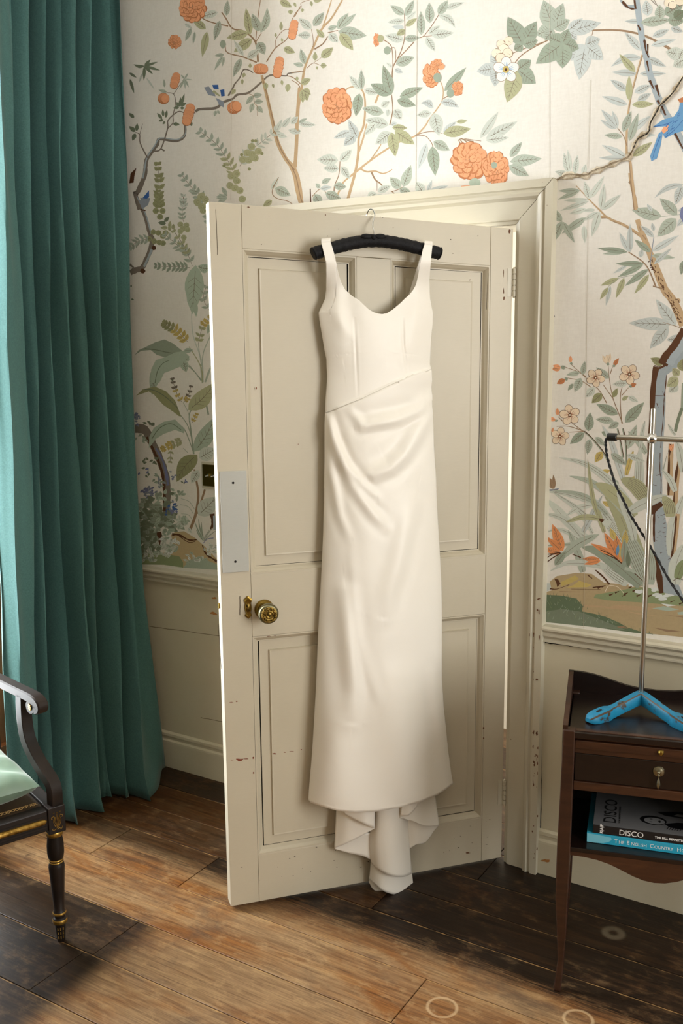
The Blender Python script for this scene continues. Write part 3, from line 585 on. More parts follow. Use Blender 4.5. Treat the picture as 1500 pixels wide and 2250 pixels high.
p.peony(375, 872, 118, 145, 12); p.peony(1150, 620, 68, 100, 9); p.peony(1200, 530, 48, 45, 7); p.disc(1240, 552, 28, 20, 'oran', -.6, 10, .1); p.disc(1203, 640, 34, 40, 'sd', 0, 12, .06); p.peony(1368, 728, 46, 60, 9); p.disc(1310, 768, 30, 38, 'sd', 0, 12, .06)
p.peony(700, 330, 26, 54, 7); p.disc(735, 318, 26, 32, 'ol', 0, 12, .08); p.disc(790, 415, 30, 34, 'sd', 0, 12, .05)
p.build('printed_branches')

# upper right
p = Print(1000, 0, 3.0); S = p.stroke
S([(1425, 330), (1350, 285), (1230, 230), (1080, 200), (900, 200), (760, 215)], 18, 8, 'br', wob=.15); S([(610, 265), (510, 315), (430, 370), (390, 420)], 8, 6, 'br'); S([(600, 270), (430, 330), (380, 350)], 6, 5, 'br'); S([(905, 205), (900, 230), (865, 260), (855, 300)], 4, 4, 'br')
p.leaves('bl', (1220, 140, 1115, 140, 32), (1225, 335, 1115, 210, 52), (1230, 380, 1025, 440, 52, .12), (1200, 485, 1030, 475, 46), (1135, 600, 1020, 525, 52), (1135, 690, 965, 635, 52), (1180, 610, 1290, 560, 52), (1200, 665, 1290, 615, 46), (1215, 485, 1390, 485, 42), (1260, 380, 1390, 440, 48), (1290, 300, 1455, 260, 46), (1300, 240, 1410, 195, 48), (1420, 180, 1500, 210, 50), (1270, 105, 1255, 0, 74), (1070, 845, 960, 720, 46), (1070, 840, 1035, 730, 36), (1060, 850, 955, 790, 36), (1130, 1040, 965, 955, 52), (1125, 1045, 945, 1040, 36), (1150, 870, 1290, 760, 46), (1200, 890, 1325, 890, 32))
S([(1195, -10), (1210, 120), (1230, 250), (1260, 380), (1280, 480), (1320, 600), (1370, 720), (1440, 840), (1520, 990)], 38, 50, 'tb', wob=.08); S([(1088, 0), (1130, 42), (1195, 48)], 14, 34, 'tb', wob=.1)
for q in ([(1203, 165), (1220, 200)], [(1245, 260), (1255, 330), (1275, 380)], [(1262, 400), (1275, 470)], [(1280, 530), (1310, 590)], [(1322, 560), (1345, 640)], [(1330, 660), (1350, 690)], [(1360, 700), (1385, 760)], [(1180, 0), (1188, 60)], [(1100, 10), (1140, 50), (1180, 60)], [(1420, 830), (1500, 980)], [(1268, 290), (1268, 350)]): S(q, 15, 9, 'bd', wob=.4)
S([(1230, 360), (1190, 500), (1150, 670), (1130, 850), (1130, 1030), (1150, 1060), (1165, 1200), (1190, 1385)], 7, 22, 'tn'); S([(1235, 365), (1195, 500), (1155, 660), (1140, 780)], 3, 4, 'br'); S([(1070, 845), (1110, 900), (1130, 960)], 4, 6, 'br'); S([(1144, 1060), (1158, 1200), (1178, 1385)], 5, 6, 'br')
p.leaves('ol', (1185, 475, 1080, 355, 52), (1145, 665, 1145, 495, 46), (1165, 690, 1310, 685, 46), (1170, 1030, 1300, 935, 52)); p.leaves('sg', (1105, 870, 1160, 730, 52), (1145, 930, 1205, 745, 52), (1100, 900, 980, 890, 42), (1220, 150, 1425, 130, 66), (360, 1035, 440, 935, 52), (360, 1065, 570, 1045, 80), (355, 1090, 485, 1160, 72), (1350, 130, 1345, 30, 70))
p.leaves('sp', (165, 910, 285, 735, 52), (200, 915, 410, 800, 72), (200, 925, 355, 905, 56), (745, 1140, 715, 1005, 46), (755, 1130, 740, 985, 36), (785, 1150, 805, 1020, 42), (840, 1150, 860, 1080, 36), (740, 1150, 655, 1130, 42), (1500, 365, 1385, 340, 90), (1510, 390, 1435, 440, 82), (1500, 320, 1470, 400, 60))
for col, bx, by, lobes in (('bl', 740, 205, ((960, 150, 95), (800, 265, 75), (840, 120, 60))), ('bl', 855, 295, ((760, 400, 92), (815, 525, 112), (975, 395, 104), (955, 255, 84))), ('sg', 645, 190, ((580, 0, 120), (710, 20, 96), (755, 130, 84), (530, 230, 96), (590, 268, 72))), ('sd', 445, 295, ((345, 110, 116), (535, 140, 100), (545, 265, 76), (385, 330, 66))), ('sd', 710, 285, ((610, 240, 96), (745, 190, 76), (815, 320, 96), (705, 450, 118), (530, 420, 118))), ('bl', 270, 450, ((140, 470, 86), (260, 572, 76), (250, 320, 66))), ('sd', 410, 460, ((530, 550, 108), (500, 395, 86), (350, 520, 70))), ('ol', 410, 470, ((340, 675, 112),))):
    for tx, ty, w in lobes: p.leaf(bx, by, tx, ty, w*1.05, col, 0, 've')
for x, y, r in ((350, 270, 30), (300, 290, 28), (320, 325, 36), (270, 350, 30), (345, 350, 32), (300, 385, 34)): p.disc(x, y, r*1.08, r*1.05, 'br', 0, 12, .1); p.disc(x, y, r, r*.95, 'cr', 0, 12, .1); S([(x, y), (x+r*.5, y+r*.4)], 2, 1.5, 'br')
p.five(335, 460, 88, 'wt', -90, 'bd', 'br', True); p.disc(333, 458, 22, 24, 'yl', 0, 12); p.disc(333, 458, 9, 10, 'bd', 0, 9)
S([(20, 920), (50, 985)], 6, 6, 'br'); S([(40, 912), (95, 948)], 6, 6, 'br'); S([(60, 915), (170, 930)], 5, 4, 'br'); S([(170, 1000), (215, 1088)], 6, 6, 'br'); S([(135, 1130), (130, 1185)], 5, 6, 'br')
p.peony(95, 1060, 115, 118, 12); p.peony(268, 1112, 82, 112, 11); p.disc(255, 1090, 20, 24, 'sd', 0, 10, .1)
p.poly([(25, 1258), (40, 1225), (95, 1220), (170, 1222), (210, 1245), (212, 1252), (150, 1262)], 'oran'); p.disc(128, 1206, 38, 32, 'ba', 0, 14); S([(128, 1180), (128, 1235)], 2, 2, 'br')
for q in ([(60, 1250), (95, 1230)], [(150, 1230), (190, 1245)], [(110, 1250), (150, 1255)]): S(q, 4, 3, 'o2')
p.poly([(1300, 838), (1365, 790), (1440, 768), (1472, 722), (1480, 680), (1510, 660), (1510, 860), (1450, 878), (1382, 912), (1366, 880), (1398, 832)], 'bu'); p.poly([(1366, 878), (1352, 960), (1328, 1045), (1292, 1062), (1283, 1030), (1310, 960), (1340, 880), (1380, 850)], 'bu'); p.poly([(1358, 862), (1372, 838), (1405, 825), (1400, 858), (1372, 882)], 'oran'); p.poly([(1466, 655), (1500, 640), (1510, 675), (1478, 676)], 'o2')
for i in range(16): x = rnd.uniform(1395, 1490); y = 880-(x-1380)*.9+rnd.uniform(-60, 20); S([(x, y), (x-14, y+18)], 3.5, 2, 'b2')
for q in ([(1305, 836), (1400, 815), (1440, 790)], [(1350, 900), (1318, 980), (1300, 1045)], [(1385, 905), (1450, 850), (1500, 790)]): S(q, 5, 2, 'b2')
p.leaves('sd', (1400, 130, 1510, 140, 80), (1380, 95, 1500, 30, 95)); p.leaves('dk', (1440, 120, 1510, 70, 70))
for x, y, r in ((1400, 20, 26), (1440, 5, 30), (1480, 10, 28), (1430, 35, 26)): p.disc(x, y, r*1.08, r*1.05, 'bd', 0, 12, .1); p.disc(x, y, r, r*.93, 'cr', 0, 12, .1)
S([(1310, 0), (1335, 45)], 3, 3, 've'); S([(1290, 0), (1320, 30)], 3, 3, 've')
p.build('printed_branches')

# left of the door
p = Print(260, 420, 5.357); S = p.stroke
S([(190, 30), (260, 180), (310, 290), (370, 500), (400, 560), (380, 680), (340, 780), (280, 900), (200, 930), (140, 960)], 36, 70, 'tk', wob=.12); S([(215, 60), (280, 190), (330, 300), (385, 500)], 12, 18, 'tb'); S([(395, 680), (350, 790), (300, 890)], 28, 26, 'tb'); p.disc(415, 670, 26, 28, 'bd', 0, 10, .15); p.disc(285, 940, 34, 30, 'bd', 0, 10, .15); S([(130, 860), (180, 900)], 26, 16, 'tk')
p.poly([(285, 80), (360, 0), (362, 70), (330, 90)], 'b2'); p.poly([(240, 110), (375, 90), (350, 160), (280, 215)], 'gb'); S([(260, 215), (320, 230)], 16, 12, 'bd')
p.frond([(470, 0), (470, 90), (480, 130)], 3, 60, 36, 'od'); p.berries('od', 37, (440, 150), (515, 150), (440, 232), (520, 232), (490, 302))
p.leaves('dk', (540, 360, 600, 300, 42), (560, 380, 465, 370, 54)); p.leaves('ol', (580, 430, 495, 430, 48), (600, 430, 610, 350, 42), (640, 450, 650, 385, 46), (610, 470, 590, 405, 40)); p.berries('od', 34, (410, 482), (470, 492), (362, 560), (420, 590), (480, 602), (525, 612), (525, 530), (556, 490))
p.frond([(150, 650), (250, 580), (370, 560)], 6, 84, 34, 'sg'); p.frond([(765, 60), (750, 250), (765, 360)], 5, 66, 30, 'sg'); p.berries('ol', 35, (730, 392), (800, 402), (762, 442), (812, 452), (730, 472), (770, 545))
p.berries('ol', 37, (950, 100), (1010, 92), (930, 142), (972, 186), (1050, 152), (995, 232), (985, 50)); p.leaves('sg', (1060, 300, 985, 300, 52), (1060, 370, 1000, 350, 46), (1065, 440, 1030, 430, 36), (1280, 90, 1180, 30, 46), (1280, 90, 1150, 80, 46), (1280, 60, 1230, 0, 40), (930, 0, 840, 20, 40), (940, 80, 870, 70, 44))
p.frond([(560, 520), (700, 640), (800, 720), (870, 880)], 8, 88, 36, 'sg'); p.frond([(650, 470), (730, 580), (790, 690), (830, 760)], 5, 70, 34, 'ol'); p.frond([(450, 880), (600, 890), (740, 890), (840, 900)], 8, 84, 34, 'sd')
p.leaf(910, 870, 870, 1450, 225, 'ba', 0, 've', .08); p.leaf(900, 1300, 915, 1480, 60, 'ba', 0, None); p.leaf(1080, 905, 930, 880, 110, 'ba', -.12)
p.frond([(1030, 1130), (1000, 1270), (1080, 1420)], 4, 78, 36, 'sg'); S([(860, 1430), (880, 1700), (980, 2000), (1000, 2250)], 10, 16, 'sp'); S([(830, 1830), (920, 1970), (980, 2100), (990, 2250)], 9, 15, 'ol'); S([(800, 2040), (900, 2130), (970, 2230)], 10, 10, 'sd'); S([(1090, 1690), (1000, 1900), (985, 2100)], 12, 12, 'sg'); S([(1110, 2020), (1050, 2150), (1020, 2250)], 13, 14, 'sg'); S([(940, 1800), (960, 1950), (980, 2060)], 8, 10, 'sg')
p.frond([(540, 1560), (680, 1640), (820, 1780)], 8, 80, 46, 'od', 'yl', 60); p.frond([(1090, 1480), (990, 1600), (940, 1800)], 7, 62, 42, 'yl', 'ol', 60)
p.poly([(190, 1930), (240, 1870), (310, 1840), (430, 1780), (540, 1745), (640, 1790), (740, 1870), (830, 1950), (740, 1990), (650, 1945), (560, 1960), (450, 1925), (380, 1870), (270, 1880)], 'sd'); S([(310, 1855), (450, 1870), (560, 1895), (660, 1910)], 9, 7, 'dk')
p.poly([(380, 2260), (385, 2100), (440, 1990), (560, 1950), (660, 1900), (770, 1880), (840, 1950), (740, 2060), (620, 2110), (540, 2140), (480, 2260)], 'ba'); S([(430, 2260), (460, 2120), (520, 2030), (600, 1990)], 9, 6, 'dk'); p.leaves('ba', (760, 1990, 800, 2130, 100), (770, 1880, 880, 1870, 60), (790, 2000, 830, 1950, 60)); p.leaf(1080, 1560, 1050, 1680, 60, 'ba')
p.leaves('dk', (635, 2240, 640, 2200, 20), (150, 1270, 185, 1280, 20), (150, 1130, 150, 1100, 20))
p.build('printed_foliage')

p = Print(260, 800, 4.5); S = p.stroke
S([(165, 640), (260, 650), (330, 770), (390, 900), (450, 1050), (480, 1200), (480, 1350), (470, 1520)], 90, 64, 'tk', wob=.1); S([(280, 720), (350, 860), (420, 1030), (450, 1200), (455, 1450)], 22, 26, 'bd', wob=.3); S([(370, 830), (440, 960), (475, 1090), (490, 1200)], 20, 30, 'vi', wob=.4)
S([(700, 1655), (760, 1500), (790, 1300), (770, 1150), (750, 1040)], 30, 16, 'br'); S([(745, 890), (715, 650), (700, 500), (740, 430)], 16, 10, 'sd'); S([(745, 880), (650, 640), (570, 610)], 10, 8, 'sd'); S([(620, 510), (690, 620), (740, 800)], 8, 9, 'sd'); S([(640, 380), (690, 480), (700, 560)], 6, 7, 'sg'); S([(830, 190), (810, 0)], 12, 12, 'sg'); S([(780, 1480), (855, 1240)], 18, 20, 'br'); S([(840, 180), (700, 10)], 9, 7, 'sd'); S([(862, 180), (930, 0)], 10, 8, 'sg'); S([(890, 500), (865, 380)], 18, 16, 'sd')
for q in ([(620, 1330), (700, 1360), (750, 1430)], [(610, 1390), (690, 1410), (740, 1480)], [(620, 1480), (690, 1490), (730, 1540)], [(640, 830), (690, 880)]): S(q, 5, 6, 'sg')
p.leaf(410, -20, 330, 310, 105, 'ba', .04); p.poly([(175, 312), (240, 250), (360, 222), (470, 268), (560, 360), (622, 518), (600, 515), (540, 470), (440, 400), (350, 300), (300, 270)], 'od'); S([(260, 250), (360, 262), (480, 335), (590, 440)], 8, 6, 'dk'); p.leaf(690, 455, 955, 180, 165, 'ol', .06); p.poly([(300, 835), (305, 720), (350, 630), (450, 570), (560, 548), (655, 640), (648, 685), (560, 650), (450, 690), (370, 740)], 'ba'); S([(330, 740), (410, 630), (520, 590), (620, 650)], 8, 6, 'dk')
p.leaf(750, 865, 955, 520, 160, 'ba', .05); p.leaf(800, 930, 965, 835, 140, 'sp'); p.leaf(780, 895, 575, 1165, 160, 'od', .08); p.leaf(790, 1495, 980, 1310, 170, 'sp'); p.leaf(790, 1050, 720, 1180, 90, 'sp')
p.frond([(535, 150), (570, 270), (625, 375)], 6, 40, 26, 'tk', 'yl', 60); p.frond([(715, 225), (685, 330), (650, 375)], 5, 38, 24, 'tk', 'yl', 60); p.frond([(440, 840), (540, 790), (630, 750)], 7, 56, 34, 'yl', 'ol', 60); p.frond([(770, 500), (730, 580)], 3, 36, 24, 'yl'); p.frond([(510, 960), (520, 840)], 3, 40, 20, 'ol')
for cx, cy, rx, ry, n, l, cols in ((180, 540, 30, 80, 16, 36, ('vi', 'gb')), (300, 1265, 66, 66, 34, 44, ('vi', 'vi', 'gb')), (520, 1450, 55, 90, 34, 46, ('vi', 'gb', 'b2')), (400, 1150, 60, 70, 16, 44, ('ba', 'gb', 'sd')), (260, 1050, 60, 60, 8, 40, ('vi', 'dk')), (320, 590, 40, 30, 6, 46, ('dk',)), (335, 950, 40, 25, 6, 44, ('dk',)), (245, 975, 30, 18, 4, 40, ('dk',)), (540, 1120, 25, 60, 6, 32, ('vi', 'gb')), (655, 1180, 25, 30, 5, 30, ('vi', 'dk')), (580, 1285, 50, 40, 9, 60, ('ba', 'dk', 'sd')), (430, 1310, 60, 50, 9, 70, ('sd', 'ba')), (230, 730, 50, 40, 7, 50, ('sd', 'ba')), (340, 1400, 130, 80, 30, 90, ('ba', 'sd', 'fg')), (300, 1550, 120, 120, 60, 80, ('fg', 'dk', 'sd')), (280, 1760, 100, 200, 90, 80, ('dk', 'fg', 'sd')), (500, 1570, 140, 80, 50, 80, ('sd', 'fg', 'ba')), (640, 1600, 70, 70, 14, 70, ('ba', 'sp'))):
    for i in range(n):
        a = rnd.uniform(0, 6.28); q = math.sqrt(rnd.random()); x, y = cx+rx*q*math.cos(a), cy+ry*q*math.sin(a); b_ = rnd.uniform(0, 6.28); p.leaf(x, y, x+l*math.cos(b_), y+l*math.sin(b_)*.8, l*.5, rnd.choice(cols))
p.poly([(230, 1975), (250, 1880), (420, 1870), (560, 1850), (520, 1690), (560, 1660), (650, 1652), (760, 1720), (850, 1800), (985, 1940), (990, 2035), (640, 2012), (450, 1985)], 'pa'); S([(530, 1685), (600, 1690), (700, 1740), (775, 1735)], 22, 10, 'bd', wob=.4); S([(600, 1700), (690, 1760), (760, 1755)], 8, 5, 'bd'); S([(830, 1790), (870, 1880), (990, 1960)], 10, 20, 'bd', wob=.4); S([(400, 1660), (410, 1740), (390, 1800)], 40, 20, 'bd', wob=.3)
p.poly([(225, 1980), (240, 1900), (330, 1860), (470, 1880), (600, 1900), (640, 1960), (640, 2012), (450, 1985)], 'gm'); p.poly([(640, 2012), (700, 1940), (800, 1900), (900, 1950), (990, 1985), (990, 2035)], 'ba')
for cx, cy, rx, ry, n, l, cols in ((500, 1790, 110, 90, 45, 62, ('sp', 'wt', 'ba')), (760, 1930, 90, 50, 22, 52, ('sp', 'ba', 'wt')), (910, 1830, 60, 50, 22, 46, ('wt', 'sp')), (330, 1900, 110, 50, 24, 60, ('ba', 'sd', 'sp'))):
    for i in range(n):
        a = rnd.uniform(0, 6.28); q = math.sqrt(rnd.random()); x, y = cx+rx*q*math.cos(a), cy+ry*q*math.sin(a); b_ = rnd.uniform(0, 6.28); p.leaf(x, y, x+l*math.cos(b_), y+l*math.sin(b_)*.8, l*.45, rnd.choice(cols))
S([(925, 1480), (935, 1560), (915, 1640)], 46, 20, 'bd', wob=.2); S([(945, 1500), (950, 1640)], 20, 24, 'tb')
for tx, ty in ((755, 1560), (790, 1530), (820, 1560), (770, 1640), (900, 1640), (930, 1620), (880, 1670), (960, 1650)): p.blade('ba' if tx < 860 else 'sp', 17, [(845, 1750), ((845+tx)/2-8, (1750+ty)/2), (tx, ty)])
S([(840, 1770), (880, 1730), (940, 1720)], 6, 8, 'vi')
p.build('printed_foliage')

# right of the door
p = Print(1180, 380, 4.6875); S = p.stroke
S([(950, 0), (970, 120), (1000, 250), (1020, 370)], 30, 38, 'tn', wob=.08); S([(1030, 480), (1060, 580), (1090, 650), (1160, 830), (1190, 900), (1230, 1000), (1310, 1200), (1400, 1320), (1510, 1570)], 46, 96, 'tn', wob=.06)
S([(640, 455), (710, 455), (780, 490), (900, 540), (1040, 630), (1085, 665)], 20, 34, 'tn'); S([(712, 455), (640, 380), (540, 280), (400, 130)], 22, 7, 'tn')
for i in range(70):
    f = rnd.random(); x = 1165+f*330; y = 880+f*650; s_ = -1 if rnd.random() < .7 else 1; S([(x+s_*rnd.uniform(4, 26)-12, y+rnd.uniform(-20, 20)+6), (x+s_*rnd.uniform(4, 26), y+rnd.uniform(10, 34))], rnd.uniform(5, 16), 4, 'bd', wob=.4)
for q in ([(955, 80), (975, 200)], [(990, 250), (1005, 350)], [(1045, 540), (1065, 600)], [(780, 500), (860, 525)], [(910, 550), (1040, 640)], [(660, 465), (720, 465)], [(1085, 640), (1120, 690)]): S(q, 8, 5, 'br', wob=.3)
p.disc(1445, 1320, 34, 26, 'tn', -.4, 12, .1); S([(1420, 1300), (1450, 1310), (1460, 1340)], 7, 6, 'bd'); p.poly([(936, 95), (960, 75), (965, 105), (945, 110)], 'br')
p.leaves('sg', (440, 180, 215, 185, 52), (440, 180, 210, 275, 52), (500, 460, 250, 625, 78), (255, 500, 150, 355, 66), (255, 500, 140, 430, 42), (255, 500, 145, 640, 50), (255, 500, 145, 730, 86), (260, 500, 385, 720, 66), (1280, 450, 970, 380, 128), (1440, 430, 1260, 260, 118), (1430, 470, 1235, 655, 140), (1175, 850, 1420, 875, 62), (900, 815, 670, 835, 46))
p.leaves('sp', (530, 275, 270, 285, 46), (530, 290, 235, 390, 52), (535, 270, 485, 85, 70), (545, 260, 690, 30, 62), (655, 380, 690, 110, 68), (665, 380, 862, 220, 68), (630, 400, 480, 490, 54), (640, 400, 560, 655, 78), (480, 540, 490, 725, 58), (600, 380, 450, 390, 38), (500, 370, 330, 420, 60))
p.leaves('bl', (1200, 660, 1060, 540, 62), (1175, 810, 1460, 640, 68), (1060, 870, 1080, 780, 52), (1200, 600, 1180, 510, 42), (1180, 395, 1130, 320, 42), (1510, 120, 1205, 260, 60, .12), (1490, 130, 1420, 330, 96), (940, 810, 845, 610, 58), (955, 820, 955, 520, 68), (1200, 940, 1385, 770, 52), (930, 950, 780, 1035, 36), (755, 1160, 705, 1370, 46), (1430, 1580, 1220, 1300, 124), (1380, 1560, 940, 1545, 134), (1350, 1580, 1160, 1810, 124), (1490, 1700, 1330, 1720, 84), (1510, 470, 1440, 550, 60), (1500, 380, 1450, 390, 40))
p.leaves('sd', (1165, 815, 1000, 685, 68), (930, 815, 620, 775, 62), (1100, 935, 805, 935, 58), (1090, 945, 825, 1075, 62), (1145, 990, 900, 1165, 68), (1510, 900, 1480, 1050, 70)); p.leaves('ol', (1150, 1045, 1000, 1245, 62), (835, 1085, 650, 1160, 56), (895, 1080, 810, 1290, 62), (730, 1180, 645, 1305, 48))
S([(940, 815), (1080, 910), (1150, 1000), (1220, 1170)], 10, 14, 'br'); S([(1000, 1050), (900, 1070), (830, 1090), (730, 1170)], 4, 4, 'sd'); S([(1200, 660), (1180, 800), (1160, 960)], 7, 8, 'gb'); S([(1190, 1165), (1300, 1195)], 12, 14, 'br'); S([(1510, 1610), (1430, 1580), (1300, 1540)], 6, 5, 'br'); S([(1280, 450), (1500, 425)], 5, 5, 'sg')
S([(1530, 1620), (1470, 1720), (1400, 1820), (1330, 1900), (1290, 1975)], 110, 100, 'bd', wob=.06); S([(1530, 1700), (1480, 1800), (1400, 1900), (1360, 1975)], 70, 80, 'tb', wob=.1)
p.poly([(122, 1380), (150, 1415), (182, 1480), (122, 1452)], 'gb'); S([(140, 1400), (180, 1485)], 5, 3, 'bd'); S([(385, 1460), (390, 1462)], 1, 1, 'ol')
p.disc(1500, 430, 30, 70, 'vi', 0, 12, .2)
p.build('printed_branches')

p = Print(1180, 760, 4.6875); S = p.stroke
S([(1530, 20), (1430, 160), (1340, 235), (1250, 300)], 105, 90, 'tb'); S([(1460, 0), (1370, 150), (1290, 215), (1220, 240)], 22, 26, 'bd', wob=.3); S([(1265, 240), (1255, 450), (1250, 700), (1235, 900), (1220, 1150), (1215, 1400), (1210, 1740)], 126, 150, 'tb', wob=.03)
S([(1225, 215), (1205, 330), (1190, 470), (1180, 700), (1163, 900), (1148, 1200), (1138, 1560)], 60, 36, 'bd', wob=.12); S([(1330, 300), (1320, 420), (1305, 560), (1300, 700), (1282, 900), (1270, 1050)], 9, 7, 'bd', wob=.5); S([(1265, 1100), (1262, 1280), (1275, 1380), (1272, 1520)], 7, 8, 'bd', wob=.4)
for q in ([(1230, 590), (1245, 640)], [(1200, 510), (1310, 515)], [(1290, 470), (1310, 520)], [(1225, 1335), (1265, 1320)], [(1205, 200), (1250, 215), (1290, 190)], [(1190, 1430), (1230, 1440)], [(1260, 180), (1320, 170)]): S(q, 7, 4, 'bd', wob=.3)
for q in ([(350, 190), (470, 300), (560, 380), (640, 460), (715, 590)], [(280, 215), (440, 275), (500, 320)], [(310, 330), (450, 360), (560, 430)], [(730, 200), (745, 360), (780, 540), (840, 700), (880, 800)], [(680, 400), (750, 500), (780, 540)], [(890, 370), (860, 480), (855, 600), (870, 800)], [(940, 430), (870, 510)], [(775, 215), (750, 290)], [(200, 830), (330, 830), (480, 880)], [(330, 890), (480, 880)], [(215, 730), (290, 800)], [(350, 790), (460, 870)]): S(q, 5, 9, 'br')
for q in ([(880, 850), (910, 1000), (920, 1230)], [(825, 850), (860, 1010), (885, 1150)], [(480, 880), (560, 950), (700, 1130), (790, 1370)]): S(q, 18, 20, 'sd'); S([(a+5, b_) for a, b_ in q], 9, 7, 'bd', wob=.3)
p.leaves('sg', (465, 300, 490, 155, 62), (440, 275, 300, 300, 52), (450, 330, 385, 475, 88), (740, 335, 605, 220, 72), (790, 775, 600, 755, 78), (840, 790, 730, 850, 68), (540, 960, 515, 1120, 78), (600, 940, 700, 1030, 62)); p.leaves('sd', (370, 390, 315, 460, 42), (830, 705, 610, 600, 98), (905, 790, 1100, 580, 112), (525, 880, 545, 685, 98), (480, 895, 335, 1010, 88), (740, 920, 660, 885, 56)); p.leaves('sp', (590, 430, 495, 530, 84), (930, 385, 775, 395, 74), (940, 520, 1040, 580, 54), (1450, 400, 1350, 480, 96)); p.leaves('od', (665, 490, 560, 590, 88), (780, 530, 825, 435, 54), (1300, 190, 1165, 125, 84), (1490, 260, 1500, 130, 110)); p.leaves('ol', (870, 560, 940, 515, 42), (1450, 330, 1335, 420, 112), (1460, 310, 1390, 230, 84)); p.leaves('yl', (670, 1090, 595, 1200, 80), (660, 1310, 750, 1280, 56), (960, 1390, 1010, 1340, 40), (750, 1650, 670, 1600, 50))
S([(1500, 380), (1495, 500), (1490, 640)], 22, 24, 'sd'); S([(1492, 640), (1450, 760), (1420, 885)], 32, 34, 'fg')
for q in ([(1380, 1010), (1370, 1200), (1365, 1540)], [(1480, 1120), (1440, 1350), (1415, 1660)]): S(q, 50, 56, 'tn', wob=.08); S([(a-14, b_) for a, b_ in q], 20, 18, 'bd', wob=.6)
for x in (1355, 1380, 1405): p.leaf(1378, 1085, x, 1005, 26, 'oran')
p.blade('sp', 36, [(1420, 920), (1380, 860), (1345, 805)]); p.blade('sp', 80, [(1500, 1300), (1470, 1100), (1430, 980)]); p.blade('sp', 40, [(1290, 1300), (1340, 1100)]); p.blade('sp', 70, [(1420, 1500), (1370, 1380), (1290, 1280)])
p.blade('bl', 64, [(900, 1420), (830, 1200), (760, 980), (670, 820)]); p.blade('sg', 66, [(1120, 1110), (1050, 1000), (935, 880)]); p.leaf(930, 1060, 1025, 810, 92, 'sg'); p.blade('sp', 44, [(1060, 1050), (1080, 900), (1110, 770)]); p.blade('sp', 100, [(1060, 1560), (1050, 1300), (1060, 1050)], 4); p.blade('yl', 52, [(915, 1330), (950, 1200), (990, 1080)]); p.leaf(760, 1110, 920, 1230, 80, 'sg'); p.leaf(920, 1120, 1110, 1190, 66, 'sp'); p.leaf(840, 1420, 770, 1400, 60, 'sg')
p.blade('sp', 84, [(1000, 1720), (900, 1560), (700, 1350), (480, 1210), (225, 1150)], 2); p.blade('sg', 70, [(900, 1740), (760, 1560), (600, 1430), (480, 1375), (330, 1340)]); p.blade('ol', 150, [(1000, 1760), (870, 1600), (720, 1480), (600, 1415)]); p.blade('sg', 56, [(720, 1740), (560, 1590), (400, 1520), (170, 1490)]); p.blade('ol', 48, [(620, 1740), (570, 1550), (520, 1170)]); p.blade('sp', 30, [(500, 1734), (380, 1640), (160, 1500)])
p.blade('ol', 160, [(1130, 1600), (1020, 1450), (860, 1370)], 7); p.blade('sp', 110, [(960, 1700), (1130, 1610), (1340, 1540)]); p.poly([(1130, 1734), (1180, 1650), (1270, 1605), (1300, 1640), (1240, 1690), (1200, 1734)], 'bd'); p.blade('ol', 125, [(1370, 1760), (1355, 1640), (1290, 1550)], 6)
for q in ((600, 328, 98, -60), (948, 292, 108, -60), (335, 712, 108, -100), (233, 932, 96, -80)): p.five(q[0], q[1], q[2], 'pk', q[3])
p.leaves('oran', (345, 170, 340, 100, 36), (240, 225, 150, 240, 64), (240, 220, 160, 200, 40), (210, 715, 205, 640, 42), (190, 765, 105, 745, 44), (150, 890, 165, 840, 24)); p.leaves('o2', (285, 345, 200, 390, 58), (785, 205, 840, 125, 42), (960, 415, 1020, 390, 46)); p.leaves('pk', (725, 185, 670, 95, 46), (725, 185, 715, 85, 46), (725, 185, 755, 75, 44)); p.leaves('sd', (350, 195, 350, 165, 30), (250, 235, 285, 205, 46), (285, 350, 315, 330, 40), (720, 200, 735, 170, 34), (785, 220, 795, 190, 30), (955, 430, 965, 405, 34), (180, 775, 215, 765, 24))
p.leaves('br', (165, 1475, 95, 1330, 62), (175, 1470, 165, 1325, 36), (150, 1470, 120, 1345, 40)); S([(85, 1480), (150, 1485), (220, 1470)], 20, 12, 'gb', wob=.3); S([(90, 1490), (210, 1480)], 4, 3, 'bd')
p.build('printed_garden')

p = Print(1180, 1080, 4.6875); S = p.stroke
p.poly([(66, 945), (130, 945), (150, 1010), (66, 1040)], 'bl'); p.poly([(66, 1042), (150, 1018), (128, 930), (200, 872), (400, 838), (560, 848), (690, 940), (1000, 965), (1100, 990), (1300, 1050), (1510, 1140), (1510, 1500), (1300, 1480), (600, 1395), (60, 1340)], 'pa')
p.poly([(240, 935), (390, 862), (430, 900), (330, 950), (250, 975)], 'yl'); p.poly([(430, 920), (560, 960), (520, 985), (300, 990), (380, 960)], 'yl'); p.poly([(175, 900), (215, 905), (240, 950), (205, 985), (195, 940)], 'bd'); S([(130, 1000), (200, 1005), (330, 960)], 12, 5, 'bd', wob=.4); S([(520, 860), (565, 895)], 12, 8, 'bd'); S([(570, 990), (700, 970)], 22, 10, 'bd', wob=.5); S([(350, 1005), (650, 1010)], 4, 4, 'bd'); S([(230, 1030), (440, 1035)], 6, 4, 'br')
p.poly([(580, 1095), (600, 1062), (760, 1035), (900, 1010), (1010, 985), (1300, 1000), (1510, 1090), (1510, 1180), (1100, 1145), (720, 1120)], 'gm'); p.poly([(66, 1062), (250, 1072), (400, 1102), (470, 1180), (460, 1235), (600, 1262), (700, 1290), (830, 1345), (930, 1400), (1070, 1445), (1215, 1472), (1000, 1455), (600, 1398), (60, 1342)], 'gn'); p.poly([(66, 1240), (250, 1210), (430, 1235), (600, 1300), (800, 1380), (930, 1432), (600, 1398), (60, 1342)], 'fg')
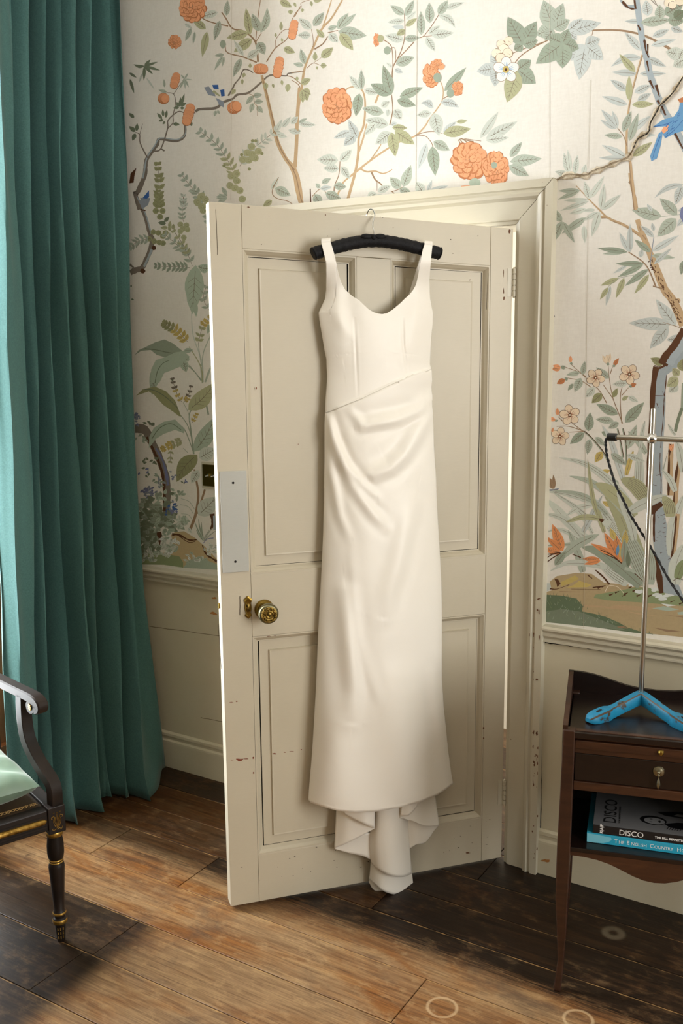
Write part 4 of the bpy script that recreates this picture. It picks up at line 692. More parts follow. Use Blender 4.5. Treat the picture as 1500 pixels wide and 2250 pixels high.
p.poly([(830, 1165), (1000, 1180), (1240, 1200), (1130, 1225), (900, 1222), (690, 1200)], 'tn'); p.poly([(470, 1170), (700, 1180), (730, 1195), (500, 1190)], 'tn'); p.poly([(1180, 1205), (1300, 1180), (1460, 1215), (1350, 1232)], 'ba'); p.poly([(1270, 1150), (1430, 1172), (1340, 1185)], 'wt'); p.poly([(1440, 1245), (1510, 1235), (1510, 1270), (1450, 1265)], 'ba'); p.poly([(1190, 1400), (1260, 1410), (1480, 1440), (1340, 1448)], 'br'); p.poly([(1300, 1270), (1510, 1290), (1510, 1300)], 'br'); p.poly([(820, 1390), (900, 1385), (940, 1412), (840, 1405)], 'br'); p.poly([(900, 1230), (1100, 1260), (1260, 1285), (1050, 1268)], 'tn')
for i in range(60):
    x = rnd.choice((rnd.uniform(75, 440), rnd.uniform(450, 820))); y = rnd.uniform(1090, 1320) if x < 440 else rnd.uniform(1300, 1370); S([(x, y), (x+rnd.uniform(-22, 22), y-rnd.uniform(18, 40))], 3, 1.5, rnd.choice(('ba', 'ba', 'gm')))
for i in range(50): x = rnd.uniform(70, 1200); y = lerp_tab([(70, 1066), (250, 1072), (400, 1105), (470, 1180), (700, 1290), (900, 1390), (1200, 1470)], x); S([(x, y+8), (x+rnd.uniform(-10, 10), y-rnd.uniform(12, 30))], 5, 1.5, 'gn')
for x, y in ((680, 975), (760, 1060), (820, 1035), (910, 1050), (960, 985), (1000, 1020), (890, 1070), (1040, 1070), (1160, 1070), (1300, 1120), (1390, 1130), (1480, 1150), (640, 985)): S([(x-20, y+10), (x+22, y-8)], 16, 6, 'bd', wob=.6)
for x, y in ((1210, 1010), (1230, 1060), (1260, 1080), (1290, 1105), (1340, 1070), (1400, 1050), (980, 960), (1050, 1030)): p.disc(x, y, 44, 20, 'wt', 0, 12, .3)
S([(700, 1030), (740, 970), (830, 985), (890, 1050)], 6, 5, 'cr'); S([(600, 810), (680, 880), (740, 955)], 12, 22, 'bd', wob=.3)
p.poly([(1195, 175), (1300, 165), (1330, 330), (1340, 420), (1352, 620), (1400, 800), (1430, 900), (1510, 1090), (1300, 1040), (1235, 980), (1225, 700), (1190, 500)], 'tb'); p.poly([(1190, 600), (1240, 720), (1290, 880), (1300, 1045), (1255, 1050), (1225, 900), (1205, 760)], 'bd'); S([(1205, 190), (1200, 400), (1205, 520)], 30, 14, 'bd', wob=.5)
for i in range(16): y = 230+i*46; x = 1320+max(0, (y-400))*.17; S([(x, y), (x-26, y+10)], 6, 3, 'bd', wob=.3)
for i in range(12): x = rnd.uniform(1220, 1300); y = rnd.uniform(210, 700); S([(x, y), (x+rnd.uniform(10, 30), y+rnd.uniform(-6, 12))], 4, 2.5, 'bd')
p.blade('sp', 96, [(520, 490), (330, 330), (200, 180), (85, 75)]); p.blade('sp', 66, [(470, 500), (280, 290), (85, 230)]); p.blade('sp', 44, [(440, 500), (250, 395), (80, 420)]); p.blade('sp', 54, [(570, 430), (450, 230), (330, 120), (170, 20)]); p.blade('sp', 84, [(870, 460), (720, 260), (580, 110), (300, 20), (90, 0)], 2); p.blade('ol', 56, [(690, 420), (620, 200), (540, -10)]); p.blade('bl', 62, [(470, 420), (560, 250), (670, 40)]); p.blade('sp', 60, [(560, 140), (420, 170), (300, 250)]); p.blade('sg', 86, [(470, 830), (420, 640), (320, 400)]); p.blade('sp', 66, [(900, 950), (700, 780), (480, 740), (300, 740), (130, 820)]); p.blade('sp', 110, [(930, 950), (780, 850), (640, 740)], 4); p.blade('sg', 44, [(600, 450), (420, 530), (90, 560)])
p.blade('sp', 150, [(960, 640), (840, 430), (660, 290)], 8); p.poly([(600, 268), (695, 290), (665, 322)], 'bd'); p.blade('ol', 60, [(640, 282), (480, 262), (290, 318)])
p.blade('ol', 180, [(1120, 960), (1010, 620), (860, 260), (680, -20)]); p.blade('sg', 180, [(1140, 960), (1060, 760), (950, 520), (890, 400)], 7); p.blade('sd', 130, [(1060, 970), (850, 780), (640, 620), (460, 575)]); p.leaf(640, 440, 180, 760, 98, 'sg', .08); p.leaf(180, 760, 300, 610, 80, 'sd')
p.blade('sp', 120, [(1380, 660), (1400, 350), (1510, 30)]); S([(1445, 230), (1430, 420), (1390, 740)], 44, 40, 'tn', wob=.1); S([(1430, 250), (1415, 440), (1380, 720)], 20, 22, 'bd', wob=.5); p.blade('sp', 150, [(1420, 960), (1430, 750), (1510, 540)]); p.blade('gm', 100, [(1440, 900), (1480, 780), (1520, 700)]); p.blade('sg', 90, [(1170, 960), (1180, 760), (1150, 560)], 3); p.blade('sp', 90, [(1000, 500), (960, 320), (880, 130), (820, 0)])
p.leaves('bp', (265, 615, 155, 335, 104), (250, 612, 78, 455, 56), (240, 628, 66, 590, 76), (840, 705, 690, 420, 98), (800, 660, 552, 535, 64), (650, 708, 465, 690, 64), (650, 715, 475, 750, 48), (870, 720, 800, 430, 90), (865, 740, 890, 470, 62)); p.leaves('yl', (800, 500, 752, 375, 60), (900, 560, 912, 395, 66), (850, 700, 850, 500, 24)); p.leaf(820, 660, 835, 540, 34, 'bu'); p.leaf(905, 760, 895, 480, 84, 'sd'); p.leaf(940, 780, 930, 600, 50, 'dk')
for q in ([(70, 720), (130, 660), (230, 625)], [(75, 750), (150, 690), (240, 635)], [(75, 650), (160, 640), (240, 630)], [(650, 600), (760, 650), (830, 705)], [(690, 640), (800, 690), (870, 740)], [(360, 645), (450, 680)]): S(q, 7, 12, 'bd')
for a, b_ in (((640, 690), (520, 690)), ((630, 712), (520, 735)), ((240, 590), (170, 420)), ((230, 600), (120, 500)), ((830, 690), (740, 520)), ((820, 690), (780, 500)), ((760, 640), (640, 570)), ((880, 720), (895, 560))): S([a, b_], 5, 2, 'o2')
S([(1400, 920), (1440, 895), (1500, 910)], 6, 5, 'bd'); S([(900, 790), (1000, 830), (1090, 930)], 34, 20, 'sg'); S([(1000, 840), (1090, 925)], 9, 7, 'bd')
p.build('printed_garden')

# the paper repeats along the wall beyond the doorway
PRN = [o for o in WALL.children if o.name.startswith('printed_')]
for o in PRN:
    xs = [v.co.x for v in o.data.vertices]; x0, x1 = min(xs), max(xs); zs = [v.co.z for v in o.data.vertices]
    if x0 > -1.15 and max(zs) < 2.3: shifts = (.475, .95, 1.425)
    elif x1 < -2.0 and max(zs) < 2.3: shifts = ()
    else: shifts = (1.95,)
    for s_ in shifts:
        q = o.copy(); COL.objects.link(q); q.parent = WALL; q.location.x += s_

# ------------------------------------------------------------------ the open panelled door
BL = fl(507, 1992, .013); BR = fl(1099, 1884, .013)
HD = (BR-BL)[:2]/np.linalg.norm((BR-BL)[:2]); HD3 = np.array([HD[0], HD[1], 0]); NN = np.array([-HD[1], HD[0], 0.0])   # along the door, away from the viewer
DOOR = tag(empty('door_1', (BL[0], BL[1], 0), math.atan2(HD[1], HD[0])), kind='structure')
DW = .8635; DT = .044
def dz(s, z): return z - .045*(s/.866)*min(1.0, max(0.0, (z-1.02)/.95))
def D2(x, y, off=0.0):
    """photo point -> (s, z) on the plane lying 'off' in front of the door face"""
    P = pl(x, y, NN, BL-off*NN); v = P-BL; return v @ HD3, P[2]
def D3(x, y, off=0.0): s, z = D2(x, y, off); return (s, -off, z)
def slab(name, s0, s1, z0, z1, y0, y1, m=None, parent=None, bevel=.0012):
    mb = MB(); v = []
    for y in (y0, y1):
        for s, z in ((s0, z0), (s1, z0), (s1, z1), (s0, z1)): v.append((s, y, dz(s, z)))
    mb.add(v, [(0, 3, 2, 1), (4, 5, 6, 7), (0, 1, 5, 4), (1, 2, 6, 5), (2, 3, 7, 6), (3, 0, 4, 7)])
    return mb.build(name, m or M_door, parent or DOOR, bevel=bevel)
ZT = 1.973; S0, S1, S2, S3 = .084, .396, .494, .794
slab('core', .02, DW-.02, .04, 1.9, .027, .032, M_dark, bevel=0)
slab('stile', 0, S0-.0006, .013, ZT, 0, DT); slab('stile', S3+.0006, DW, .013, ZT, 0, DT)
slab('top_rail', S0, S3, 1.862, ZT, 0, DT); slab('lock_rail', S0, S3, .812, .990, .0004, DT); slab('bottom_rail', S0, S3, .013, .158, .0004, DT)
slab('muntin', S1, S2, .991, 1.861, 0, DT); slab('muntin', S1, S2, .159, .811, 0, DT)
def panel(s0, s1, z0, z1, gl, gr, gt, gb):
    """moulded edge all round, flat border and a fielded centre; g*: shrinkage gap at each edge"""
    c = .0185; dpt = .0165
    a = [(s0, z0), (s1, z0), (s1, z1), (s0, z1)]; b = [(s0+c, z0+c), (s1-c, z0+c), (s1-c, z1-c), (s0+c, z1-c)]
    for k in range(4):
        mb = MB(); q = (k+1) % 4; A, B, C_, E_ = a[k], a[q], b[q], b[k]; rows = []
        for f, d in ((0, .0005), (.22, .0005), (.30, .003), (.6, .009), (.85, dpt), (1, dpt)):
            rows.append([(A[0]+(E_[0]-A[0])*f, d, dz(A[0], A[1]+(E_[1]-A[1])*f)), (B[0]+(C_[0]-B[0])*f, d, dz(B[0], B[1]+(C_[1]-B[1])*f))])
        mb.grid(rows); mb.build('panel_moulding', M_door, DOOR, solid=0)
    mb = MB(); L, R, Bt, T = s0+c+gl, s1-c-gr, z0+c+gb, z1-c-gt; rows = []
    for i, (e, d) in enumerate(((0, dpt+.008), (0, dpt+.0006), (.027, dpt+.0010), (.0285, dpt-.0052), (.0325, dpt-.0045))):
        rows.append([(L+e, d, dz(L+e, Bt+e)), (R-e, d, dz(R-e, Bt+e)), (R-e, d, dz(R-e, T-e)), (L+e, d, dz(L+e, T-e))])
    mb.grid(rows, True); n = len(mb.v); mb.f.append((n-4, n-3, n-2, n-1)); mb.build('panel', M_door, DOOR)
panel(S0, S1, .990, 1.862, .0, .0036, .0013, .001); panel(S2, S3, .990, 1.862, .0026, .0020, .0013, .0015)
panel(S0, S1, .158, .812, .0035, .002, .0004, .001); panel(S2, S3, .158, .812, .0, .0006, .0004, .0018)
# far side closed off plainly
slab('panel', S0-.005, S3+.005, .15, 1.87, .034, .037, bevel=0)
# finger plate, knob, keyhole cover, hinges, latch
M_plate = mat('white_finger_plate', rough=.22, spec=.5, build=paint_build(hexc('b3b4ad'), hexc('bdbeb8'), hexc('77746a'), .86))
FP = slab('finger_plate', .006, .079, 1.000, 1.279, -.004, 0, M_plate, bevel=.003)
for px, py in ((512, 1061), (517, 1234)):
    s, z = D2(px, py, .004); mb = MB(); mb.lathe([(.001, -.0052), (.0032, -.005), (.0036, -.0035), (.0036, -.001)], 12, 'y', (s, 0, z)); mb.build('screw', M_dark, FP)
ks, kz = D2(580, 1338, 0.0)
KN = MB(); KN.lathe([(.001, -.012), (.022, -.011), (.026, -.006), (.0275, -.001), (.027, 0)], 28, 'y', (ks, 0, kz)); KNo = KN.build('door_knob', M_brass, DOOR, smooth=True)
m_ = MB(); m_.lathe([(.011, -.010), (.010, -.026), (.013, -.032), (.024, -.037), (.0282, -.046), (.0285, -.053), (.0262, -.060), (.0225, -.0625)], 28, 'y', (ks, 0, kz)); m_.build('knob_head', M_steel if False else mat('dull_knob_metal', hexc('7f7a5f'), .3, 1.0), KNo, smooth=True)
m_ = MB(); prof = [(.0225, -.0622), (.0220, -.0645), (.0185, -.0648), (.0175, -.0636), (.0150, -.0650), (.0120, -.0640), (.0090, -.0655), (.0060, -.0645), (.0030, -.0660), (.0008, -.0662)]; m_.lathe(prof, 28, 'y', (ks, 0, kz)); m_.build('knob_face', M_brassr, KNo, smooth=True)
m_ = MB()
for i in range(16):
    a = 6.2832*i/16; m_.lathe([(.0004, -.0672), (.0014, -.0664), (.0018, -.0645)], 8, 'y', (ks+.0166*math.cos(a), 0, kz+.0166*math.sin(a)))
for i in range(8):
    a = 6.2832*i/8+.2; m_.lathe([(.0004, -.0676), (.0016, -.0668), (.002, -.0645)], 8, 'y', (ks+.0092*math.cos(a), 0, kz+.0092*math.sin(a)))
m_.build('knob_ornament', M_brass, KNo, smooth=True)
es, ez = D2(545, 1335, .003)
ol = [(0, .0325), (.004, .031), (.006, .027), (.011, .0245), (.0105, .018), (.0075, .0155), (.0085, .008), (.0095, 0), (.0085, -.009), (.006, -.017), (.009, -.021), (.0085, -.025), (.004, -.028), (0, -.0325)]
ring = [(x, z) for x, z in ol]+[(-x, z) for x, z in ol[::-1][1:-1]]
m_ = MB(); rows = [[(es+x*f, -d, ez+z*f) for x, z in ring] for f, d in ((1.0, .0), (1.0, .003), (.9, .0045), (.72, .0042), (.66, .0028))]; m_.grid(rows, True, True); EO = m_.build('keyhole_cover', M_brass, DOOR, smooth=True)
m_ = MB(); n = 20
m_.grid([[(es+r*.0062*math.cos(6.283*i/n), -d, ez-.001+r*.0125*math.sin(6.283*i/n)) for i in range(n)] for r, d in ((1, .0026), (.95, .0052), (.6, .0068), (.1, .0072))], True, True); m_.build('swing_cover', M_brassr, EO, smooth=True)
for za, zb in ((1.741, 1.819), (.193, .272)):
    m_ = MB(); c = (DW+.004, -.004, 0)
    nk = 5; h = (zb-za)/nk
    for k in range(nk): m_.lathe([(.003, za+k*h+.0008), (.0058, za+k*h+.0012), (.0058, za+(k+1)*h-.0012), (.003, za+(k+1)*h-.0008)], 14, 'z', c)
    m_.lathe([(.002, za-.004), (.0035, za-.003), (.0035, zb+.003), (.002, zb+.004)], 10, 'z', c); m_.box(DW-.016, DW+.004, -.0012, .001, za, zb)
    m_.build('hinge', M_trim, DOOR)
slab('latch', -.006, .004, .898, .912, .014, .024, M_brass); slab('latch_plate', -.0012, .004, .83, .955, .006, .036, mat('latch_plate_paint', hexc('c9c2ae'), .4))
# paint joints, cracks, chips and knocks
def dstrip(px, w, off, name, m):
    mb = MB(); P = [np.array(p, float) for p in px]; L = []; R = []
    for i, p_ in enumerate(P):
        t = P[min(i+1, len(P)-1)]-P[max(i-1, 0)]; t /= np.linalg.norm(t); q = np.array([-t[1], t[0]]); ww = w[i] if hasattr(w, '__len__') else w
        L.append(D3(*(p_+q*ww/2), off)); R.append(D3(*(p_-q*ww/2), off))
    mb.grid([L, R]); return mb.build(name, m, DOOR)
M_hair = mat('hairline_crack', hexc('3a2d1f'), .9)
for a, b_, w in (((474, 460), (478, 560), .9), ((479, 1370), (486, 1470), .9), ((527, 1310), (527, 1352), 1.4), ((1072, 600), (1068, 680), .8)): dstrip(jag(a, b_, 10, .25), w, .0006, 'hairline_crack', M_hair)
def dch(spots, off=.0007, m=None, name='paint_chip'):
    for (x, y, w, h) in spots:
        mb = MB(); n = 11; rr = [rnd.uniform(.45, 1.1) for _ in range(n)]
        mb.add([D3(x+w*rr[i]*math.cos(6.283*i/n), y+h*rr[i]*math.sin(6.283*i/n), off) for i in range(n)], [tuple(range(n))]); mb.build(name, m or M_chip, DOOR)
M_redc = mat('red_brown_undercoat', hexc('7a3a24'), .8)
dch([(525, 1669, 11, 3.2), (556, 1665, 2.4, 3.6), (557, 1698, 1.6, 3.2), (540, 1667, 7, 1.2), (510, 1670, 5, 1), (520, 1541, 3, 1.6), (508, 1543, 5, 1)], m=M_redc)
dch([(1106, 640, 1.4, 9), (1107, 655, 2, 5), (1106, 600, .7, 10), (1119, 508, 3, 5), (1027, 1874, 8, 2.2), (1062, 1622, 1.6, 3), (1062, 1600, 1.6, 4), (590, 1398, 6, .9), (604, 1397, 3, .7), (545, 455, 4, 2), (715, 472, 1.3, 2.4)], m=M_chip)
dch([(603, 1656, 4.4, 2.6), (625, 1653, 3, 1.2), (662, 1647, 2, 1.2), (640, 1651, 6, .8), (563, 853, 1.4, 3.2), (655, 976, 1.2, 1.6), (712, 1105, 2.2, 3.4)], off=-.0114, m=M_redc)
dch([(900, 2000, 1, 1)][:0])
for i in range(40):
    x = rnd.uniform(510, 1090); y = 1930-(x-507)*.16+rnd.uniform(-40, 22); dch([(x, y, rnd.uniform(.5, 3), rnd.uniform(.4, 1.0))], .0009, M_hair, 'scuff')
for i in range(16): dch([(rnd.uniform(470, 1080), rnd.uniform(465, 560), rnd.uniform(.4, 1.2), rnd.uniform(.4, 1.4))], .0007, M_hair, 'scuff')

# ------------------------------------------------------------------ padded hanger
def W3(P): return np.array([BL[0], BL[1], 0])+P[0]*HD3+P[1]*NN+np.array([0, 0, P[2]])
def DP(x, y, off): return np.array(pl(x, y, NN, BL-off*NN))
HANG = tag(empty('clothes_hanger', DP(820, 530, .05)), 'black padded satin clothes hanger with wire hook over the door top', 'hanger')
def hp(o): o.location = -Vector(HANG.location); return o
def velvet_build(nt, b):
    n = noise(nt, 120, 4, .7, 'World'); nt.links.new(ramp(nt, n.outputs[0], [(.35, hexc('050506')), (.7, hexc('15151a'))]).outputs[0], b.inputs['Base Color']); bump(nt, b, n.outputs[0], .6, .003)
M_velv = mat('black_satin_padding', rough=.62, sheen=.0, spec=.25, build=velvet_build)
cl = [(686, 559), (693, 556), (710, 551), (735, 544), (762, 537), (790, 531.5), (820, 529), (850, 531), (880, 536), (910, 543), (938, 550), (958, 555), (968, 558)]
cs = cat_spline(cl, 5); rad = []
for i, c in enumerate(cs):
    f = i/(len(cs)-1); e = min(f, 1-f)
    rad.append(.0168*min(1, math.sqrt(max(.02, 1-(1-min(1, e/.028))**2)))*(1+.05*math.sin(i*2.4)+rnd.uniform(-.03, .03)))
mb = MB(); mb.tube([DP(c[0], c[1], .040) for c in cs], rad, 16); hp(mb.build('padded_arm', M_velv, HANG, smooth=True))
mb = MB()
for sx in (-1, 1):
    c0 = DP(820+sx*15, 520, .052); rows = []
    for j in range(9):
        a = math.pi*j/8; rr = []
        for k in range(12):
            b_ = 2*math.pi*k/12; rr.append(c0+HD3*(.017*math.cos(a))+math.sin(a)*(HD3*.0+np.array([0, 0, .0078])*math.cos(b_)+NN*.007*math.sin(b_)))
        rows.append(rr)
    mb.grid(rows, True)
mb.lathe([(.001, -.007), (.006, -.005), (.007, 0), (.006, .005), (.001, .007)], 12, 'z', tuple(DP(820, 521, .054))); hp(mb.build('bow', M_velv, HANG, smooth=True))
hk = [DP(820, 530, .040), DP(821.5, 512, .040), DP(819, 500, .034), DP(819, 488, .022), DP(823, 474, .008), DP(821, 464, -.004), DP(815, 459.5, -.018), DP(809, 464, -.034), DP(805.5, 473, -.049), DP(805, 488, -.053)]
mb = MB(); mb.tube(cat_spline(hk, 6), .0019, 8); hp(mb.build('wire_hook', M_chrome, HANG, smooth=True))

# ------------------------------------------------------------------ the dress
def satin_build(nt, b):
    n1 = noise(nt, 700, 2, .5, 'Object', stretch=(1, 1, .2)); n2 = noise(nt, 3, 3, .5, 'Object')
    c = ramp(nt, n2.outputs[0], [(.3, hexc('f0ebe0')), (.7, hexc('f4f0e7'))]).outputs[0]; nt.links.new(c, b.inputs['Base Color']); bump(nt, b, n1.outputs[0], .05, .0004)
M_satin = mat('ivory_satin', rough=.42, spec=.45, sheen=.25, build=satin_build)
DRESS = tag(empty('wedding_dress', DP(835, 1985, .06)), 'ivory satin sleeveless wedding dress with scoop neck hanging on the door', 'dress')
def dpar(o): o.location = -Vector(DRESS.location); return o
XLt = [(525, 704.5), (533, 705.4), (545, 708.5), (578, 716.5), (637, 716.5), (657, 714), (672, 707), (687, 700), (705, 702), (740, 708), (770, 713), (788, 717), (831, 718.8), (874, 715.7), (932, 713), (1004, 713), (1100, 711.8), (1173, 710), (1259, 706), (1332, 702), (1418, 698), (1516, 694), (1601, 689), (1650, 686), (1733, 679), (1760, 677)]
XRt = [(531, 950), (538.7, 949.6), (573, 946), (613, 943), (640, 943.5), (657, 944.6), (689, 951), (715, 950), (740, 947), (800, 944), (808, 946), (815, 948), (836, 949), (855, 947), (868, 949.5), (876, 950), (886, 948), (903, 950.5), (980, 952.8), (1052, 957.6), (1100, 959), (1186, 964), (1271, 969), (1344, 970.5), (1491, 970.3), (1552, 974), (1601, 979), (1650, 984), (1700, 991), (1721, 995), (1790, 1004)]
neck = [(705, 531), (726, 530.5), (730, 545), (734, 558), (739, 582), (743.6, 603), (749, 620), (758, 637), (766, 644), (774, 651), (790, 661), (800, 671), (810, 680), (820, 686), (830, 689), (840, 690), (850, 688), (861, 681), (877, 668), (888, 657), (899, 647), (907, 637), (914, 624), (918, 606), (921, 588), (925, 565), (928, 550), (932, 537), (949.6, 538.7)]
hem = [(676, 1757), (683, 1764), (710, 1773), (739, 1781), (781, 1785), (827, 1783), (875, 1775), (920, 1763), (960, 1747), (980, 1734), (995, 1721)]
def uof(x, y): a, b_ = lerp_tab(XLt, y), lerp_tab(XRt, y); return (x-a)/(b_-a)
nk = [(uof(x, y), y) for x, y in neck]; nk[0] = (0, 533); nk[-1] = (1, 538.7)
hm = [(uof(x, y), y) for x, y in hem]; hm[0] = (0, 1757); hm[-1] = (1, 1721)
bulge = [(560, .016), (624, .026), (690, .040), (760, .046), (850, .036), (930, .044), (1100, .056), (1400, .078), (1600, .094), (1760, .106)]
def near(p, pts):
    px, py = p; best = (1e9, 1, 0); n = len(pts)-1
    for i in range(n):
        ax, ay = pts[i]; dx, dy = pts[i+1][0]-ax, pts[i+1][1]-ay; qx, qy = px-ax, py-ay
        t = (qx*dx+qy*dy)/(dx*dx+dy*dy); t = 0.0 if t < 0 else (1.0 if t > 1 else t)
        d = math.hypot(qx-t*dx, qy-t*dy)
        if d < best[0]: best = (d, 1 if dx*qy-dy*qx > 0 else -1, (i+t)/n)
    return best
# (points, width px on each side of the line, height, taper) : soft folds; side>0 is below/right of a line drawn left to right
folds = [
    ([(742, 896), (800, 873), (870, 840), (905, 824), (950, 811)], 7, 60, .0065, 'flat'),      # edge of the draped waist panel
    ([(795, 938), (835, 931), (880, 922), (915, 906), (950, 876)], 16, 10, .012, 'end'),
    ([(822, 1046), (860, 1030), (890, 1002), (912, 968), (935, 926), (951, 892)], 20, 12, .015, 'end'),
    ([(723, 920), (735, 965), (760, 1020), (795, 1062), (830, 1095)], 9, 12, .0085, 'end'),
    ([(722, 925), (740, 1000), (775, 1070), (820, 1130), (850, 1160)], 11, 11, .0075, 'end'),
    ([(720, 940), (728, 1040), (745, 1130), (770, 1190)], 10, 10, .005, 'end'),
    ([(770, 905), (790, 925), (800, 938)], 9, 9, .004, 'end'),
    ([(910, 1105), (896, 1160), (878, 1240), (858, 1300), (845, 1360)], 14, 24, .008, 'end'),
    ([(770, 1210), (778, 1300), (790, 1400), (812, 1490), (840, 1560)], 12, 9, .0022, 'end'),
    ([(758, 1300), (764, 1380), (772, 1460), (777, 1520), (772, 1590)], 17, 20, .011, 'end'),
    ([(950, 1480), (960, 1560), (975, 1640), (985, 1700)], 12, 12, .008, 'end'),
    ([(872, 1500), (880, 1620), (890, 1770)], 40, 40, .009, 'end'),
    ([(745, 1560), (735, 1660), (728, 1775)], 34, 36, .008, 'end'),
    ([(740, 690), (760, 720), (775, 750)], 14, 14, .003, 'end'), ([(735, 600), (742, 690), (752, 780)], 16, 24, .006, 'end'), ([(925, 620), (915, 700), (905, 780)], 20, 20, .006, 'end'),
    ([(884, 700), (886, 760), (896, 824)], 3, 3, -.0015, 'end'), ([(778, 700), (782, 780), (786, 870)], 3, 3, -.0012, 'end'),
]
def dress_off(u, x, y):
    b_ = sum(lerp_tab(bulge, y+k*14) for k in range(-4, 5))/9; o = .016 + b_*max(0.0, 1-abs(2*u-1)**2.4)**.75
    for pts, wu, wd, h, kind in folds:
        m_ = 4*max(wu, wd)
        if y < min(q[1] for q in pts)-m_ or y > max(q[1] for q in pts)+m_ or x < min(q[0] for q in pts)-m_ or x > max(q[0] for q in pts)+m_: continue
        d, sd, t = near((x, y), pts)
        if d > 4*max(wu, wd): continue
        if kind == 'flat':
            o += h*(math.exp(-d/wd) if sd > 0 else math.exp(-(d/wu*1.8)**2)*.45); continue
        w = wd if sd > 0 else wu; e = math.sin(math.pi*min(1, max(0, .08+.92*t)))**.6 if t < .999 else .25
        o += h*math.exp(-(d/w)**2)*e - .35*h*math.exp(-((d-1.7*w)/w)**2)*e
    if y < 650: q = min(1, (650-y)/80); q = q*q*(3-2*q); o = o*(1-q)+.0615*q
    return o
NU, NB, NS = 150, 130, 180
def wseam(u): return lerp_tab([(0, 907), (.11, 897), (.35, 874), (.65, 841), (.82, 825), (1, 811.5)], u)
us = []
for i in range(NU+1):
    f = i/NU; us.append(.45*f+.55*(.5-.5*math.cos(math.pi*f)))
def hemtab(u): return lerp_tab(hm, u)
def drow(f):
    r_ = []
    for u in us:
        y = f(u); a, b_ = lerp_tab(XLt, y), lerp_tab(XRt, y); x = a+(b_-a)*u; r_.append(DP(x, y, dress_off(u, x, y)))
    return r_
rB = [drow(lambda u: lerp_tab(nk, u)+(wseam(u)-lerp_tab(nk, u))*(j/NB)) for j in range(NB+1)]
rS = [drow(lambda u: wseam(u)-.5+(hemtab(u)-wseam(u)+.5)*(j/NS)) for j in range(NS+1)]
mbB, mbS = MB(), MB(); mbB.grid(rB); mbS.grid(rS)
dpar(mbB.build('bodice', M_satin, DRESS, smooth=True, solid=.0012)); dpar(mbS.build('skirt', M_satin, DRESS, smooth=True, solid=.0012))
# back panel, lying against the door
mb = MB(); rows = []
for j in range(60):
    y = 770+(1700-770)*j/59; a, b_ = lerp_tab(XLt, y), lerp_tab(XRt, y); rows.append([DP(a+(b_-a)*k/20, y, .016-.011*math.sin(math.pi*k/20)) for k in range(21)])
mb.grid(rows); dpar(mb.build('back_panel', M_satin, DRESS, smooth=True, solid=.001))
# straps pass over the hanger and down behind
for (xa0, ya0), (xb0, yb0), bk in (((705.4, 533), (726, 530.5), [(560, 714, 735), (640, 722, 750), (720, 724, 800), (780, 726, 850)]), ((949.6, 538.7), (932, 537), [(560, 944, 924), (610, 938, 909), (650, 936, 897), (720, 938, 860), (780, 940, 820)])):
    rows = []; n = 10
    for dy, o in ((.5, .0615), (-3, .0605), (-6.5, .053), (-8, .042), (-6, .030), (2, .022), (12, .018)): rows.append([DP(xa0+(xb0-xa0)*i/n, ya0+(yb0-ya0)*i/n+dy, o) for i in range(n+1)])
    for y, xa, xb in bk: rows.append([DP(xa+(xb-xa)*i/n, y, .014) for i in range(n+1)])
    mb = MB(); mb.grid(rows); dpar(mb.build('strap', M_satin, DRESS, smooth=True, solid=.0012))
# train: the longer back hem falling in folds below the front hem
def flap(name, rows_px, sub=6):
    """rows: list of [(x,y,off)...] ; spline both ways"""
    R = [cat_spline(r_, sub) for r_ in rows_px]; n = len(R[0]); cols = [cat_spline([R[j][i] for j in range(len(R))], sub) for i in range(n)]
    mb = MB(); mb.grid([[DP(*cols[i][j]) for i in range(n)] for j in range(len(cols[0]))]); return dpar(mb.build(name, M_satin, DRESS, smooth=True, solid=.0011))
flap('train_fold', [[(820, 1740, .046), (833, 1740, .072), (856, 1740, .084), (880, 1740, .070), (895, 1740, .042)],
                    [(815, 1800, .042), (831, 1800, .076), (856, 1800, .088), (880, 1799, .074), (896, 1797, .043)],
                    [(810, 1855, .040), (828, 1858, .076), (856, 1860, .090), (881, 1858, .076), (899, 1855, .044)],
                    [(815, 1896, .038), (832, 1912, .072), (858, 1924, .089), (884, 1927, .078), (904, 1920, .046)]])
flap('train_fold', [[(813, 1850, .026), (824, 1850, .046), (842, 1850, .060), (862, 1850, .064), (882, 1850, .054), (894, 1850, .040), (899, 1850, .028)],
                    [(814, 1895, .026), (825, 1900, .048), (842, 1906, .064), (862, 1910, .068), (882, 1910, .058), (896, 1906, .042), (903, 1900, .029)],
                    [(811, 1932, .026), (823, 1943, .048), (839, 1956, .066), (859, 1964, .070), (879, 1964, .062), (895, 1952, .044), (907, 1941, .029)]])
flap('train_fold', [[(815, 1885, .014), (824, 1890, .022), (838, 1892, .030), (854, 1892, .034), (868, 1892, .030), (880, 1890, .022)],
                    [(812, 1920, .016), (821, 1930, .026), (836, 1938, .036), (854, 1942, .040), (868, 1942, .036), (880, 1938, .028)],
                    [(811, 1939, .018), (818, 1952, .028), (832, 1963, .038), (850, 1971, .044), (867, 1973, .042), (880, 1967, .036)]])
flap('train_fold', [[(740, 1745, .022), (765, 1745, .050), (790, 1745, .068), (824, 1745, .072)],
                    [(737, 1810, .026), (762, 1800, .056), (792, 1800, .074), (823, 1800, .080)],
                    [(734, 1864, .030), (762, 1853, .058), (795, 1836, .074), (823, 1820, .084)]])
flap('train_fold', [[(752, 1750, .060), (775, 1755, .080), (800, 1755, .094), (822, 1752, .098)],
                    [(756, 1788, .062), (782, 1803, .082), (803, 1812, .096), (822, 1820, .090)]])
